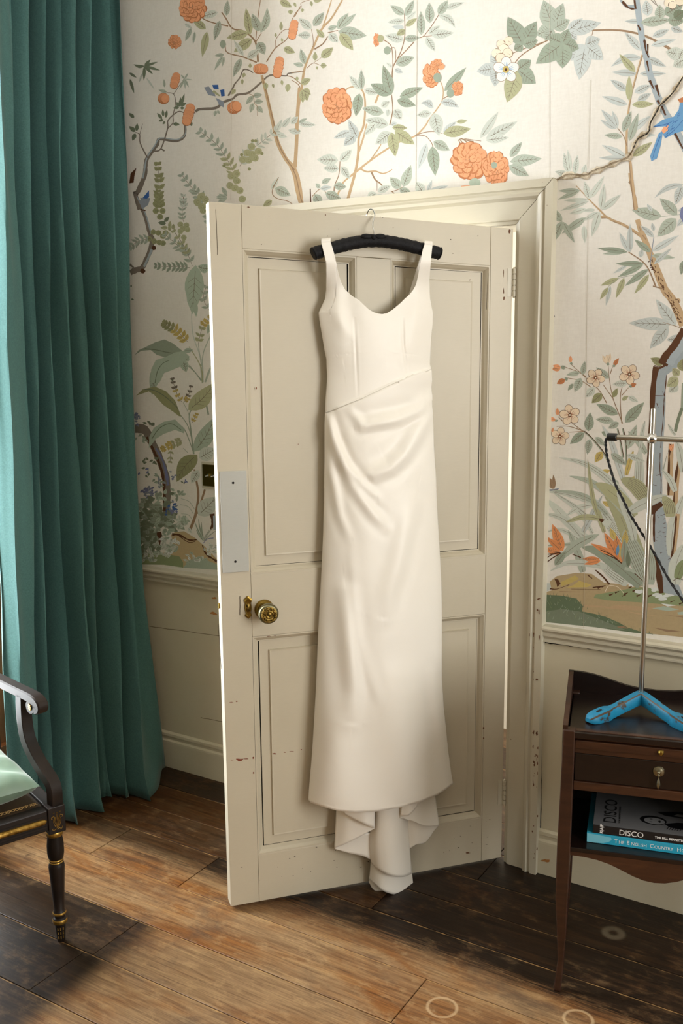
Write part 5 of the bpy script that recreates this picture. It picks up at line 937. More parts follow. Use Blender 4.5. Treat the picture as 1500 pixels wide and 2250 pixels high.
flap('train_fold', [[(735, 1860, .022), (765, 1840, .034), (795, 1830, .042), (820, 1830, .044)],
                    [(735, 1865, .024), (765, 1874, .038), (797, 1881, .044), (816, 1890, .040)]])
flap('train_fold', [[(878, 1745, .072), (902, 1740, .070), (930, 1735, .052), (953, 1730, .022)],
                    [(878, 1793, .078), (902, 1796, .074), (932, 1795, .055), (960, 1780, .026)],
                    [(879, 1793, .080), (905, 1803, .074), (935, 1815, .058), (965, 1814, .028)]])
flap('train_fold', [[(884, 1750, .088), (900, 1745, .092), (920, 1740, .084)], [(880, 1792, .086), (897, 1792, .094), (916, 1772, .084)]])
flap('train_fold', [[(893, 1790, .044), (915, 1790, .050), (940, 1800, .042), (964, 1813, .024)],
                    [(896, 1830, .044), (916, 1832, .054), (938, 1832, .046), (958, 1820, .026)],
                    [(897, 1867, .042), (914, 1856, .054), (934, 1851, .046), (955, 1822, .026)]])

# ------------------------------------------------------------------ curtain
def lw(x, y, X): return pl(x, y, (1, 0, 0), (X, 0, 0))
prow = [-150, 0, 311, 700, 1000, 1290, 1600, 1750]
RDG = [[-46, -42, -38, -28, -14, 3, 12, 16], [-6, -4, 5, 18, 28, 36, 46, 48], [18, 20, 30, 51, 67, 75, 82, 84], [66, 66, 65, 76, 87, 98, 111, 113], [99, 100, 101, 112, 126, 139, 156, 160], [131, 132, 132, 151, 170, 186, 212, 222], [166, 167, 168, 186, 198, 208, 224, 234], [198, 200, 202, 222, 241, 256, 270, 278], [240, 241, 249, 258, 276, 291, 312, 322], [281, 282, 282, 286, 297, 315, 354, 370]]
XTOP = [-2.45, -2.385, -2.43, -2.475, -2.455, -2.465, -2.475, -2.455, -2.465, -2.52]; XBOT = [-2.55, -2.545, -2.53, -2.47, -2.42, -2.42, -2.45, -2.40, -2.335, -2.43]
VAL = [.012, .004, .17, .16, .17, .15, .17, .17, .12]
tabs = []
for k, r_ in enumerate(RDG):
    tb = []
    for py, x in zip(prow, r_):
        f = min(1, max(0, (py-900)/850)); X = XTOP[k]+(XBOT[k]-XTOP[k])*f**2; P = lw(x, py, X); tb.append((P[2], P[1], X))
    tb.sort(); tabs.append(([(a, b_) for a, b_, c in tb], [(a, c) for a, b_, c in tb]))
NZ = 90; NP = 22; rows = []
def hprof(a=.0, e=1.0): return [(0, 0), (.05, .22), (.09, .6), (.15, .94), (.25, 1), (.42+a, .96), (.56+a, .80), (.68+a, .56), (.79+a, .30), (.88+a*.6, .11), (.95+a*.2, .02), (1, 0)]
HP = [[(0, 0), (.05, .3), (.12, .9), (.2, 1), (.62, .98), (.75, .8), (.88, .38), (.95, .1), (1, 0)], [(0, 0), (.5, .6), (1, 0)]]+[hprof(-.06+.05*((k_*7) % 3)) for k_ in range(8)]
hemz = [.012, .012, .012, .02, .006, .004, .03, .012, .002, .02]
for j in range(NZ+1):
    f = j/NZ; rr = []
    for k in range(len(RDG)-1):
        for i in range(NP):
            t = i/NP; zb = hemz[k]+(hemz[k+1]-hemz[k])*t; z = 3.12+(zb-3.12)*f
            ya, yb = lerp_tab(tabs[k][0], z), lerp_tab(tabs[k+1][0], z); xa, xb = lerp_tab(tabs[k][1], z), lerp_tab(tabs[k+1][1], z)
            h = lerp_tab(HP[k], t); q_ = min(1, max(0, 1-z/.7)); h = h*(1-q_)+q_*(.5-.5*math.cos(2*math.pi*t))
            depth = VAL[k]*(1+.25*math.sin(3.1*z+k*1.7))*(.42+.58*min(1, (z+.02)/.75)); tt = t-.05*math.sin(math.pi*t)*(1-q_); depth *= (1-.8*q_ if k == len(RDG)-2 else 1)
            X = xa+(xb-xa)*t-depth*h; y = ya+(yb-ya)*tt
            if z < .16:                                   # hem breaking on the floor
                q = (1-z/.16)**2; X += q*(.022*math.sin(k*2.3+t*5)+.012); y -= q*.012*math.cos(k*1.9+t*4)
            X += .004*math.sin(9*z+k*2.1+t*3)+.0035*math.sin(4.3*z+k*4.4+6*t)
            X = max(X, XL+.04); y = min(y, YW-.045)
            rr.append((X, y, z))
    P = lerp_tab(tabs[-1][0], rr[-1][2]); rr.append((max(lerp_tab(tabs[-1][1], rr[-1][2]), XL+.04), min(P, YW-.04), rr[-1][2])); rows.append(rr)
def cloth_build(c1, c2, sc=420):
    def f(nt, b):
        n = noise(nt, sc, 2, .5, 'Object', stretch=(1, 1, .35)); n2 = noise(nt, sc, 2, .5, 'Object', stretch=(.35, .35, 1)); m = mix(nt, .5, n.outputs[1], n2.outputs[1])
        sep = N(nt, 'ShaderNodeRGBToBW'); nt.links.new(m, sep.inputs[0]); nt.links.new(ramp(nt, sep.outputs[0], [(.4, c1), (.6, c2)]).outputs[0], b.inputs['Base Color']); bump(nt, b, sep.outputs[0], .2, .0008)
    return f
M_curt = mat('teal_curtain_cloth', rough=.8, spec=.2, sheen=.12, build=cloth_build(hexc('3d5f5d'), hexc('496d6a')))
mb = MB(); mb.grid(rows); CUR = mb.build('curtain', M_curt, None, smooth=True, solid=.002)
tag(CUR, 'floor-length teal curtain hanging in deep folds beside the window', 'curtain')

# ------------------------------------------------------------------ armchair at the left edge
FT = fl(130, 2068)
CH = tag(empty('armchair', (FT[0], FT[1], 0), math.radians(-20)), 'black lacquered armchair with gilt decoration and scroll arm, by the window', 'chair')
def lacq_build(nt, b):
    n = noise(nt, 60, 5, .65, 'Object'); n2 = noise(nt, 5, 3, .6, 'Object')
    c = ramp(nt, n2.outputs[0], [(.35, hexc('120d0a')), (.7, hexc('2a1f19'))]).outputs[0]
    c = mix(nt, ramp(nt, n.outputs[0], [(.70, (0, 0, 0)), (.74, (.8, .8, .8))]).outputs[0], c, hexc('5c4227')); nt.links.new(c, b.inputs['Base Color'])
M_lacq = mat('black_lacquer', rough=.45, spec=.28, build=lacq_build)
M_gilt = mat('worn_gilt', rough=.38, metal=.9, build=lambda nt, b: nt.links.new(ramp(nt, noise(nt, 70, 4, .6, 'Object').outputs[0], [(.35, hexc('7c5f27')), (.6, hexc('b8944a'))]).outputs[0], b.inputs['Base Color']))
M_cane = mat('cane', hexc('b8955f'), .6)
SWD = .52; LY = .006; SDP = .46
def front_leg(y):
    mb = MB(); mb.lathe([(.0095, 0), (.011, .004), (.0145, .045), (.015, .052), (.0185, .056), (.0195, .062), (.0185, .068), (.014, .072), (.014, .078), (.0175, .081), (.018, .086), (.0165, .090), (.0135, .094), (.0165, .14), (.0205, .205), (.0215, .222), (.0205, .229), (.0185, .233), (.0185, .246), (.0205, .25), (.0225, .262), (.0225, .285), (.020, .306), (.020, .326)], 24, 'z', (0, y, 0))
    lg = mb.build('front_leg', M_lacq, CH, smooth=True)
    for prof in ([(.0186, .056), (.0202, .059), (.0202, .065), (.0186, .068)], [(.0168, .081), (.0186, .083), (.0186, .087), (.0168, .089)], [(.0180, .2335), (.0196, .236), (.0180, .239), (.0196, .2425), (.0180, .246)], [(.0200, .312), (.0225, .316), (.0225, .324), (.0205, .327)]):
        m2 = MB(); m2.lathe(prof, 24, 'z', (0, y, 0)); m2.build('gilt_ring', M_gilt, lg, smooth=True)
    m2 = MB()
    for a in (-.5, 0, .5):
        for k in range(3): z = .012+k*.013; r_ = .0108+.0035*z/.045+.0006; m2.box(r_*math.cos(a-.35)-.0006, r_*math.cos(a-.35)+.0006, y+r_*math.sin(a-.35)-.0012, y+r_*math.sin(a-.35)+.0012, z, z+.008)
    m2.build('gilt_dash', M_gilt, lg)
    bl_ = boxo('corner_block', (-.022, .0225, y-.0225, y+.0245, .326, .402), M_lacq, CH, .002)
    # painted flower spray on the block face
    m3 = MB(); xx = .0231; cy_ = y+.001
    def tb(pts, r=.0008): m3.tube(cat_spline([(xx, cy_+a, .364+b_) for a, b_ in pts], 4), r, 5)
    for s_ in (-1, 1):
        tb([(0, -.022), (s_*.006, -.016), (s_*.0105, -.002), (s_*.0075, .010), (s_*.011, .015)]); tb([(0, -.019), (s_*.004, -.012), (s_*.0072, -.001), (s_*.005, .010)]); tb([(0, -.016), (s_*.0022, -.010), (s_*.0042, .0), (s_*.003, .008)])
        tb([(0, -.026), (s_*.005, -.024), (s_*.010, -.027), (s_*.014, -.024), (s_*.0125, -.021)]); tb([(s_*.010, .012), (s_*.0145, .012), (s_*.0155, .008), (s_*.013, .006)]); m3.lathe([(.0004, -.0006), (.0023, -.0003), (.0023, .0003), (.0004, .0006)], 8, 'z', (xx, cy_+s_*.0085, .3865))
    tb([(0, -.027), (0, -.01), (0, .02)]); m3.lathe([(.0004, -.0006), (.003, -.0003), (.003, .0003), (.0004, .0006)], 8, 'z', (xx, cy_, .386)); m3.build('gilt_flower', M_gilt, bl_)
front_leg(LY); front_leg(-SWD)
def rail(name, x0, x1, y0, y1, z0=.338, z1=.397): return boxo(name, (x0, x1, y0, y1, z0, z1), M_lacq, CH, .003)
fr = rail('front_rail', -.020, .0185, -SWD+.022, LY-.022)
mb = MB(); mb.tube([(.018, -SWD+.026, .3675), (.0185, -SWD+.034, .3675), (.0185, LY-.034, .3675), (.018, LY-.026, .3675)], [.003, .0085, .0085, .003], 12); mb.build('gilt_bead', M_gilt, fr, smooth=True)
for zz in (.3535, .3815, .346): m2 = MB(); m2.box(.0178, .0192, -SWD+.024, LY-.024, zz-.001, zz+.001); m2.build('reeded_line', M_dark, fr)
rail('side_rail', -SDP, -.020, LY-.018, LY+.018); rail('side_rail', -SDP, -.020, -SWD-.018, -SWD+.018); rail('back_rail', -SDP-.02, -SDP+.015, -SWD, LY)
for y in (LY, -SWD):
    mb = MB(); mb.sweep(cat_spline([(-SDP-.12, y, 0), (-SDP-.055, y, .12), (-SDP-.012, y, .26), (-SDP, y, .40), (-SDP-.01, y, .55), (-SDP-.045, y, .72), (-SDP-.105, y, .88)], 5), [(-.015, -.017), (.015, -.017), (.015, .017), (-.015, .017)], (1, 0, 0)); mb.build('back_leg', M_lacq, CH, smooth=True)
for z, h, x in ((.84, .06, -SDP-.09), (.66, .03, -SDP-.035)): boxo('back_splat', (x-.009, x+.009, -SWD, LY, z-h/2, z+h/2), M_lacq, CH, .003)
boxo('cane_seat', (-SDP, -.022, -SWD+.018, LY-.018, .386, .390), mat('old_dark_cane', hexc('4b3822'), .7), CH, .001)
mb = MB()
for k in range(44):
    y = LY-.035-k*.011
    for sx, sy in ((0, .008), (.008, -.008)): mb.tube([(-.052, y+sy*.5, .3935), (-.040, y-sy*.5+.002*sx, .3985), (-.030, y+sy*.6, .3975)], .0009, 5)
mb.build('cane_lacing', M_cane, CH)
for y, sg in ((.012, 1), (-SWD-.006, -1)):
    tq = math.radians(12)*sg; tc_, ts_ = math.cos(tq), math.sin(tq); UPA = (-ts_, tc_, 0)
    def A(u, z): return (u*tc_, y+u*ts_, z)
    ap = cat_spline([A(-.56, .735), A(-.42, .708), A(-.32, .700), A(-.22, .694), A(-.13, .6885), A(-.085, .686), A(-.055, .682), A(-.038, .672), A(-.038, .661), A(-.050, .656)], 6)
    mb = MB(); mb.sweep(ap, [(-.0130, -.013), (-.0095, -.0165), (.0095, -.0165), (.0130, -.013), (.0130, .013), (.0095, .0165), (-.0095, .0165), (-.0130, .013)], UPA); ar = mb.build('arm', M_lacq, CH, smooth=True)
    mb = MB(); c = A(-.062, .662); rr = []
    for w in (-.0165, .0165):
        rr.append([(c[0]+.0185*math.cos(q)*tc_-w*ts_*-1*0, c[1]+.0185*math.cos(q)*ts_+w, c[2]+.0185*math.sin(q)) for q in [6.2832*k/20 for k in range(20)]])
    mb.grid(rr, True, True); mb.build('arm_scroll', M_lacq, CH, smooth=True)
    m2 = MB(); c = (c[0], c[1]-sg*.0172, c[2])
    for k in range(8):
        a = 6.2832*k/8; m2.lathe([(.0003, -.0012), (.0030, -.0006), (.0032, .0006)], 8, 'y', (c[0]+.0068*math.cos(a), c[1], c[2]+.0068*math.sin(a)))
    m2.lathe([(.0003, -.0016), (.003, -.001), (.0035, .0006)], 10, 'y', c); m2.build('rosette', M_gilt, ar)
    sp = cat_spline([A(-.118, .685), A(-.121, .645), A(-.120, .600), A(-.110, .556), A(-.078, .514), A(-.038, .482), A(-.008, .460), (.002, y, .438), (.002, y, .415), (.002, y, .398)], 6)
    mb = MB(); mb.sweep(sp, [(-.0135, -.0165), (.0135, -.0165), (.0135, .0165), (-.0135, .0165)], UPA); mb.build('arm_support', M_lacq, CH, smooth=True, bevel=.002)
# loose cushion
M_cush = mat('pale_green_silk', rough=.45, sheen=.4, build=lambda nt, b: (nt.links.new(ramp(nt, noise(nt, 7, 3, .6, 'Object').outputs[0], [(.3, hexc('66806e')), (.7, hexc('869d88'))]).outputs[0], b.inputs['Base Color'])))
cc = Matrix.Rotation(math.radians(-20), 4, 'Z') @ Vector((-.238, -.252, 0))
CU = MB(); n = 48; top = []; bot = []
def cush(u, v, s_):
    a, b_ = .215, .236; e = max(0, (1-abs(u)**5))*max(0, (1-abs(v)**5)); h = e**.42
    w = .0035*math.sin(11*u+5*v)*e+.003*math.sin(7*v-13*u+1.3)*e+.004*math.sin(9*(u-v)+.6)*e*(abs(v)+.2)
    pinch = 1-.035*(1-abs(u)**2)*(abs(v)**6)-.02*(abs(u)**6)*(1-v*v)
    return (a*u*pinch, b_*v*pinch, .046+s_*.036*h+(w*1.6 if s_ > 0 else 0)+.016*e*s_)
top = [[cush(-1+2*i/n, -1+2*j/n, 1) for i in range(n+1)] for j in range(n+1)]; bot = [[cush(-1+2*i/n, -1+2*j/n, -1) for i in range(n+1)] for j in range(n+1)]
CU.grid(top); CU.grid([r_[::-1] for r_ in bot]); cu = CU.build('seat_cushion', M_cush, None, smooth=True)
zmin = min(v[2] for v in CU.v); cu.location = (FT[0]+cc.x, FT[1]+cc.y, .3985-zmin); cu.rotation_euler = (0, 0, math.radians(-20))
tag(cu, 'pale green silk squab cushion lying on the black armchair seat', 'cushion')

# ------------------------------------------------------------------ small mahogany stand at the right edge
TL = fl(1228, 2178); TR_ = math.radians(16); TW, TD = .432, .300
TB = tag(empty('bedside_table', (TL[0], TL[1], 0), TR_), 'dark mahogany bedside table with shaped gallery, drawer and open shelf', 'table')
def tbx(name, b_, m=None, bev=.0015): return boxo(name, b_, m or M_mahogh, TB, bev)
lt = [(.692, -.009, .019), (.66, -.0095, .019), (.54, -.012, .018), (.40, -.0155, .0165), (.34, -.016, .016), (.25, -.0155, .014), (.16, -.010, .0125), (.08, -.006, .009), (.03, -.011, .006), (.006, -.0145, .0045), (0, -.013, .003)]
for mx in (0, 1):
    for my in (0, 1):
        mb = MB(); rows = []
        for z, a, b_ in lt:
            ya, yb = a+.010, b_+.010; q = [(a, ya), (b_, ya), (b_, yb), (a, yb)]
            if mx: q = [(TW-.002-x, y) for x, y in q]
            if my: q = [(x, TD-y) for x, y in q]
            rows.append([(x, y, z) for x, y in q])
        mb.grid(rows, True, True); mb.build('leg', M_mahog, TB, smooth=False, bevel=.003)
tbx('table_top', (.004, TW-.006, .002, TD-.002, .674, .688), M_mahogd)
gal = [(-.012, .744), (.02, .743), (.05, .739), (.08, .732), (.11, .723), (.14, .715), (.17, .710), (.2145, .708)]; gal = gal+[(TW-x-.003, z) for x, z in gal[::-1][1:]]
mb = MB(); rows = [[(x, y, zz) for x, z in gal] for y, zz in ((TD-.012, None), (TD, None)) for _ in (0,)] if False else None
n = len(gal); mb.v = [(x, y, z) for y in (TD-.010, TD) for x, z in gal]+[(x, y, .672) for y in (TD-.010, TD) for x, z in gal]
mb.f = [(i, i+1, n+i+1, n+i) for i in range(n-1)]+[(i, i+1, 2*n+i+1, 2*n+i) for i in range(n-1)]+[(n+i, n+i+1, 3*n+i+1, 3*n+i) for i in range(n-1)]+[(2*n+i, 2*n+i+1, 3*n+i+1, 3*n+i) for i in range(n-1)]+[(0, n, 3*n, 2*n), (n-1, 2*n-1, 4*n-1, 3*n-1)]
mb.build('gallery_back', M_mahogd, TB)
for x in (-.011, TW-.003):
    mb = MB(); g_ = [(0.012, .700), (.05, .702), (.12, .712), (.20, .730), (.26, .741), (TD, .744)]; n = len(g_)
    mb.v = [(xx, y, z) for xx in (x, x+.012) for y, z in g_]+[(xx, y, .545) for xx in (x, x+.012) for y, z in g_]
    mb.f = [(i, i+1, n+i+1, n+i) for i in range(n-1)]+[(i, i+1, 2*n+i+1, 2*n+i) for i in range(n-1)]+[(n+i, n+i+1, 3*n+i+1, 3*n+i) for i in range(n-1)]+[(2*n+i, 2*n+i+1, 3*n+i+1, 3*n+i) for i in range(n-1)]+[(0, n, 3*n, 2*n), (n-1, 2*n-1, 4*n-1, 3*n-1)]
    mb.build('gallery_side', M_mahog, TB)
tbx('top_rail', (.018, TW-.02, .012, .026, .668, .690)); sl = tbx('brushing_slide', (.019, TW-.021, .006, .24, .646, .6665))
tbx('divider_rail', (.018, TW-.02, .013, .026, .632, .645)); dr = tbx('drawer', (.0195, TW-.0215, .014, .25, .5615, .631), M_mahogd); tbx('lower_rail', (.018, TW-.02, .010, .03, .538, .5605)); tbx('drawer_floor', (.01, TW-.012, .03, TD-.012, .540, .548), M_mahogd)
mb = MB(); mb.lathe([(.0005, -.0095), (.004, -.009), (.0062, -.006), (.0055, -.003), (.007, -.001), (.0075, .001)], 18, 'y', (.2155, .006, .657)); mb.build('brass_knob', M_brass, sl, smooth=True)
M_pull = mat('old_silvered_brass', hexc('8d8872'), .3, 1.0)
mb = MB(); mb.lathe([(.0005, -.005), (.007, -.0045), (.0095, -.0025), (.0125, -.002), (.0135, .0)], 24, 'y', (.213, .014, .606)); mb.lathe([(.0005, -.0125), (.003, -.011), (.0042, -.008), (.003, -.005), (.003, -.003)], 14, 'y', (.213, .014, .606)); pu = mb.build('pull_rose', M_pull, dr, smooth=True)
mb = MB(); mb.lathe([(.0006, .0), (.0024, -.003), (.0024, -.006), (.0012, -.008), (.0018, -.011), (.0036, -.018), (.0050, -.025), (.0046, -.030), (.0030, -.034), (.0022, -.0365), (.0004, -.038)], 16, 'z', (.213, .005, .603)); mb.build('drop_pull', M_pull, pu, smooth=True)
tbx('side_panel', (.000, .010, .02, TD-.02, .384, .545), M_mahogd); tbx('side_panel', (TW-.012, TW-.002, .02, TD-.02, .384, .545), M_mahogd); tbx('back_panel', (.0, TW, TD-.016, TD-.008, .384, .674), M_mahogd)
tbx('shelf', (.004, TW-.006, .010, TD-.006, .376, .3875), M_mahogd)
apx = [(.016, .3665), (.05, .366), (.08, .3625), (.11, .355), (.14, .343), (.165, .332), (.19, .3245), (.2145, .322)]; apx = apx+[(TW-.003-x, z) for x, z in apx[::-1][1:]]; n = len(apx)
mb = MB(); mb.v = [(x, y, z) for y in (.010, .024) for x, z in apx]+[(x, y, .3765) for y in (.010, .024) for x, z in apx]
mb.f = [(i, i+1, n+i+1, n+i) for i in range(n-1)]+[(i, i+1, 2*n+i+1, 2*n+i) for i in range(n-1)]+[(n+i, n+i+1, 3*n+i+1, 3*n+i) for i in range(n-1)]+[(2*n+i, 2*n+i+1, 3*n+i+1, 3*n+i) for i in range(n-1)]
mb.build('shaped_apron', M_mahogh, TB)

# books on the shelf
def text_mesh(s_, size, name, m, parent, loc, rot, ext=.0002, sx=1.0, align='LEFT', bold=0.0):
    c = bpy.data.curves.new('t', 'FONT'); c.body = s_; c.size = size; c.extrude = ext; c.align_x = align; c.offset = bold; c.resolution_u = 3
    o = bpy.data.objects.new('t', c); COL.objects.link(o); bpy.context.view_layer.update()
    me = bpy.data.meshes.new_from_object(o.evaluated_get(bpy.context.evaluated_depsgraph_get())); me.name = name
    bpy.data.objects.remove(o); me.materials.clear(); me.materials.append(m)
    q = bpy.data.objects.new(name, me); link(q, parent); q.location = loc; q.rotation_euler = rot; q.scale = (sx, 1, 1); return q
M_white = mat('white_ink', hexc('e8e8e6'), .6); M_inkk = mat('black_ink', hexc('0d0d0e'), .6); M_paperw = mat('book_pages', hexc('cfcabd'), .8)
def book(name, label, x, y, z, w, d, h, rz, mcov, mspine):
    t = Matrix.Rotation(TR_, 4, 'Z') @ Vector((x, y, 0)); B = tag(empty(name, (TL[0]+t.x, TL[1]+t.y, z), TR_+rz), label, 'book', 'books lying flat on the table shelf')
    boxo('pages', (.004, w-.004, .003, d-.004, .0022, h-.0022), M_paperw, B, 0); boxo('back_cover', (0, w, .0, d, 0, .0022), mcov, B, .0006); boxo('front_cover', (0, w, .0, d, h-.0022, h), mcov, B, .0006); boxo('spine', (0, w, -.0012, .0022, 0.0002, h-.0002), mspine, B, .0009); return B
M_cyan = mat('cyan_jacket', hexc('2fa3c4'), .3); M_grey = mat('grey_jacket', hexc('6f6f70'), .35); M_spk = mat('black_spine', hexc('131418'), .35)
b1 = book('book', 'cyan-jacketed book lying flat, undermost on the table shelf', .053, .047, .388, .30, .225, .0245, math.radians(-1.5), M_cyan, M_cyan)
for i, ch in enumerate(('T', 'HE E', 'NGLISH C', 'OUNTRY H', 'OUSE')): pass
xx = .066
for big, small in (('T', 'HE'), ('E', 'NGLISH'), ('C', 'OUNTRY'), ('H', 'OUSE')):
    q = text_mesh(big, .0142, 'spine_lettering', M_white, b1, (xx, -.0014, .0072), (math.pi/2, 0, 0), sx=.95); xx += .0105
    q = text_mesh(small, .0112, 'spine_lettering', M_white, b1, (xx, -.0014, .0072), (math.pi/2, 0, 0), sx=.95); xx += q.dimensions.x+.0062
    bpy.context.view_layer.update()
M_tear = mat('torn_pale_jacket', hexc('79c4d8'), .4)
mb = MB(); mb.add([(0.001, -.0016, .001), (.02, -.0016, .0006), (.04, -.0016, .0025), (.052, -.0016, .007), (.060, -.0016, .014), (.058, -.0016, .020), (.03, -.0016, .022), (.001, -.0016, .0235)], [tuple(range(8))]); mb.build('worn_jacket_corner', M_tear, b1)
b2 = book('book', 'grey photo book with black spine lying on the cyan book', .067, .049, .4126, .29, .21, .0225, math.radians(-1.5), M_grey, M_spk)
text_mesh('DISCO', .0195, 'spine_lettering', M_white, b2, (.062, -.0014, .0045), (math.pi/2, 0, 0)); text_mesh('THE BILL BERNSTEIN PHOTOGRAPHS', .0078, 'spine_lettering', M_white, b2, (.146, -.0014, .0078), (math.pi/2, 0, 0), bold=.0002)
text_mesh('R|A|P', .0105, 'spine_lettering', M_white, b2, (.0245, -.0014, .0015), (math.pi/2, math.radians(-90), 0), bold=.0003)
text_mesh('DISCO', .044, 'cover_lettering', M_inkk, b2, (.054, .018, .0227), (0, 0, math.pi/2), sx=1.0); text_mesh('THE BILL BERNSTEIN PHOTOGRAPHS', .0055, 'cover_lettering', M_inkk, b2, (.064, .022, .0227), (0, 0, math.pi/2))
def patch(pts, name, m, z): mb = MB(); mb.add([(x, y, z) for x, y in pts], [tuple(range(len(pts)))]); mb.build(name, m, b2)
def ell(cx, cy, rx, ry, n=20): return [(cx+rx*math.cos(6.283*i/n), cy+ry*math.sin(6.283*i/n)) for i in range(n)]
M_hairk = mat('photo_black', hexc('101012'), .4); M_skin = mat('photo_grey', hexc('8c8c8c'), .4)
patch(ell(.142, .062, .032, .024), 'cover_photo', M_hairk, .02265); patch(ell(.145, .059, .025, .017), 'cover_photo', M_skin, .02272)
for dx, dy, rx, ry in ((-.008, .008, .004, .0018), (-.008, -.007, .004, .0018), (.012, 0, .003, .006)): patch(ell(.145+dx, .059+dy, rx, ry, 10), 'cover_photo', M_hairk, .0228)
patch([(.168, .05), (.18, .035), (.285, .02), (.285, .075), (.2, .066)], 'cover_photo', M_hairk, .02266); patch([(.15, .11), (.17, .095), (.285, .085), (.285, .12), (.2, .125)], 'cover_photo', M_hairk, .02266); patch([(.19, .10), (.285, .093), (.285, .108), (.2, .112)], 'cover_photo', M_skin, .0227)
for k in range(6): patch([(.172+.006*k, .022), (.174+.006*k, .022), (.182+.006*k, .045), (.180+.006*k, .045)], 'cover_photo', M_hairk, .02275)

# ------------------------------------------------------------------ metal lamp stand on the table
RB = fl(1407, 1540, .712); LS = tag(empty('lamp_stand', (RB[0], RB[1], .688), TR_), 'steel rod lamp stand on a chipped blue V-shaped iron foot', 'lamp stand')
def bluep(nt, b):
    n = noise(nt, 30, 6, .68, 'Object')
    c = mix(nt, ramp(nt, n.outputs[0], [(.57, (0, 0, 0)), (.63, (1, 1, 1))]).outputs[0], hexc('187a9f'), hexc('43382c')); nt.links.new(c, b.inputs['Base Color']); bump(nt, b, n.outputs[0], .4, .002)
M_blue = mat('chipped_blue_enamel', rough=.42, build=bluep); M_rustb = mat('worn_iron_edge', hexc('4a3c30'), .5, .3)
ti = np.array([[math.cos(TR_), math.sin(TR_)], [-math.sin(TR_), math.cos(TR_)]])
rbl = ti @ (RB[:2]-TL[:2])
def foot(ex, ey, ox):
    """one arm of the foot: from the apex down to a flat slotted toe; local to the stand"""
    mb = MB(); e = np.array([ex-rbl[0], ey-rbl[1]]); L = np.linalg.norm(e); e /= L; q = np.array([-e[1], e[0]]); rows = []
    for t, w, zb, zt in ((-.03, .0105, .018, .048), (.0, .0105, .018, .050), (.12, .0105, .016, .047), (.35, .0100, .009, .038), (.52, .0095, .003, .031), (.62, .0105, .0, .0285), (.67, .0165, .0, .0285), (.76, .0185, .0, .0270), (.90, .0185, .0, .0235), (1.0, .0155, .001, .0190), (1.05, .0090, .004, .0135)):
        c = e*L*t; rows.append([(*(c-q*w), zb+.002), (*(c-q*w*.92), zb), (*(c+q*w*.92), zb), (*(c+q*w), zb+.002), (*(c+q*w), zt-.003), (*(c+q*w*.8), zt), (*(c-q*w*.8), zt), (*(c-q*w), zt-.003)])
    mb.grid(rows, True, True); o = mb.build('foot_arm', M_blue, LS, smooth=True, recalc=False); o.data.materials.append(M_rustb)
    for k, p_ in enumerate(o.data.polygons):
        if k < 80 and k % 8 in (4, 6): p_.material_index = 1
    bm = bmesh.new(); bm.from_mesh(o.data); bmesh.ops.recalc_face_normals(bm, faces=bm.faces[:]); bm.to_mesh(o.data); bm.free()
    m2 = MB(); c = e*L*.84; rr = []
    pts = [(c+e*.009*math.cos(a)+q*.0036*math.sin(a)) for a in [6.283*i/14 for i in range(14)]]
    m2.add([(*p_, .0262-.0035*((p_-c)@e)/.0135) for p_ in pts], [tuple(range(14))]); m2.build('toe_slot', M_dark, o)
foot(.052, .072, -1); foot(.288, .070, 1)
mb = MB(); mb.lathe([(.0005, -.004), (.0058, -.003), (.0062, 0), (.0062, .741), (.0058, .744), (.0005, .745)], 18, 'z', (0, 0, .018)); mb.build('upright_rod', M_steel, LS, smooth=True)
BZ = 1.3785-.688
ax = np.array([math.cos(-TR_), math.sin(-TR_), 0])   # the bar lies parallel to the wall
b0 = np.array([0, -.014, BZ]) @ np.eye(3)
def bar(t): return tuple(b0+ax*t)
mb = MB(); mb.tube([bar(-.088), bar(.19)], .0064, 16); BAR = mb.build('cross_bar', M_steel, LS, smooth=True)
mb = MB(); mb.tube([bar(-.1085), bar(-.1075), bar(-.086), bar(-.085)], [.0088, .0098, .0098, .0088], 16); mb.build('bar_cap', M_black, BAR, smooth=True)
mb = MB(); mb.tube([bar(.187), bar(.188), bar(.210), bar(.211)], [.0088, .0098, .0098, .0088], 16); mb.build('bar_cap', M_black, BAR, smooth=True)
mb = MB(); mb.lathe([(.0005, -.0155), (.006, -.0145), (.0105, -.010), (.0125, -.003), (.0125, .004), (.0095, .010), (.004, .0125)], 20, 'y', (0, -.013, BZ)); CLM = mb.build('clamp', M_chrome, LS, smooth=True)
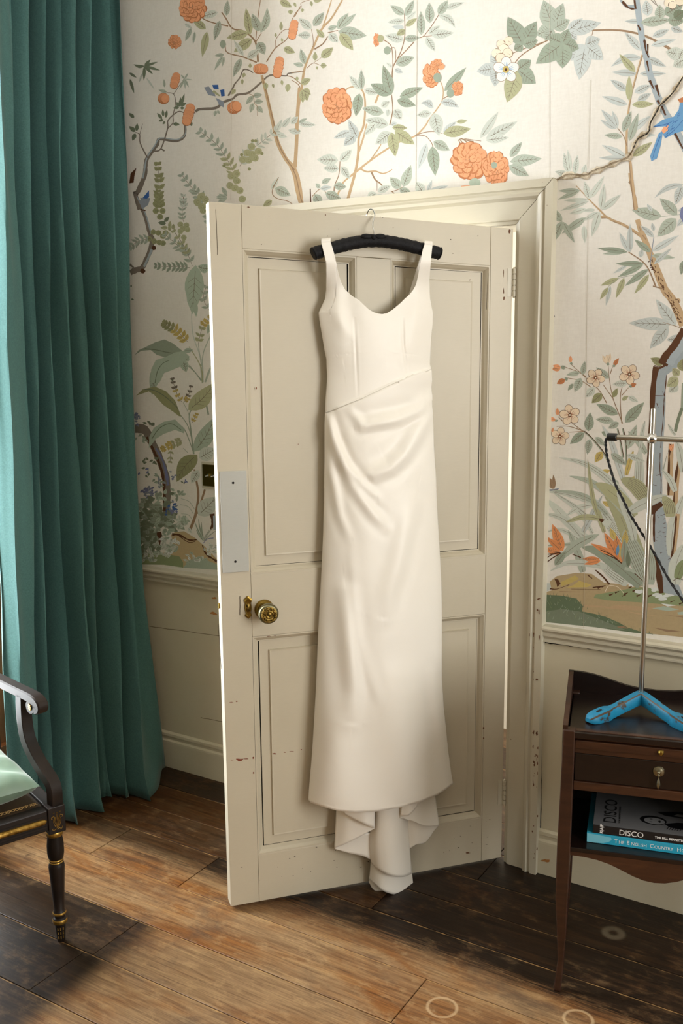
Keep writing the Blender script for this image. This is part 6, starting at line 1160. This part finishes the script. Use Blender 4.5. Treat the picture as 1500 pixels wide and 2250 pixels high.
mb = MB(); mb.box(-.0055, .0055, -.0300, -.0270, BZ-.0009, BZ+.0009); mb.build('screw_slot', M_dark, CLM)
mb = MB(); mb.lathe([(.0075, -.012), (.0092, -.010), (.0092, .010), (.0075, .012)], 16, 'z', (0, 0, BZ)); mb.build('clamp_collar', M_chrome, LS, smooth=True)
# twisted flex
yc = RB[1]+.006
cpx = [(1338, 961), (1332, 964), (1330, 975), (1333, 1000), (1340, 1028), (1352, 1065), (1368, 1097), (1385, 1132), (1402, 1160), (1420, 1188), (1442, 1224), (1466, 1268), (1490, 1305), (1515, 1342), (1545, 1390)]
cw = [np.array(pl(x, y, (0, 1, 0), (0, RB[1]-.012+.02*min(1, i/4), 0))) for i, (x, y) in enumerate(cpx)]; cw += [np.array(p_) for p_ in ((-.425, 2.475, .76), (-.42, 2.462, .715), (-.435, 2.44, .695), (-.50, 2.42, .6925))]; cs = cat_spline(cw, 12)
Ri = Matrix.Rotation(-TR_, 4, 'Z'); loc = Vector((RB[0], RB[1], .688))
for ph in (0, math.pi):
    pts = []
    for i, c in enumerate(cs):
        a = i*.62+ph; pts.append(tuple(Ri @ (Vector(c)-loc+Vector((.0016*math.cos(a), .0016*math.sin(a), .0008*math.sin(a))))))
    mb = MB(); mb.tube(pts, .0021, 7); mb.build('flex_strand', mat('black_flex', hexc('0e0e10'), .7), LS, smooth=True)

# ------------------------------------------------------------------ brass switch beside the door
SW = tag(empty('light_switch', (-2.21, YW, 1.157)), 'aged brass double light switch plate on the wallpaper behind the door edge', 'switch')
boxo('back_box', (-.046, .046, -.006, .0, -.048, .048), M_trim, SW, .002); boxo('switch_plate', (-.039, .039, -.0095, -.005, -.039, .039), M_brass, SW, .0015)
for x in (-.0125, .0125):
    mb = MB(); mb.lathe([(.0045, .0), (.0052, -.001), (.0052, -.004), (.0035, -.0045)], 14, 'y', (x, -.0095, 0)); mb.lathe([(.0018, -.004), (.0030, -.012), (.0034, -.014), (.001, -.0155)], 10, 'y', (x, -.0095, -.001)); mb.build('toggle', M_chrome, SW, smooth=True)
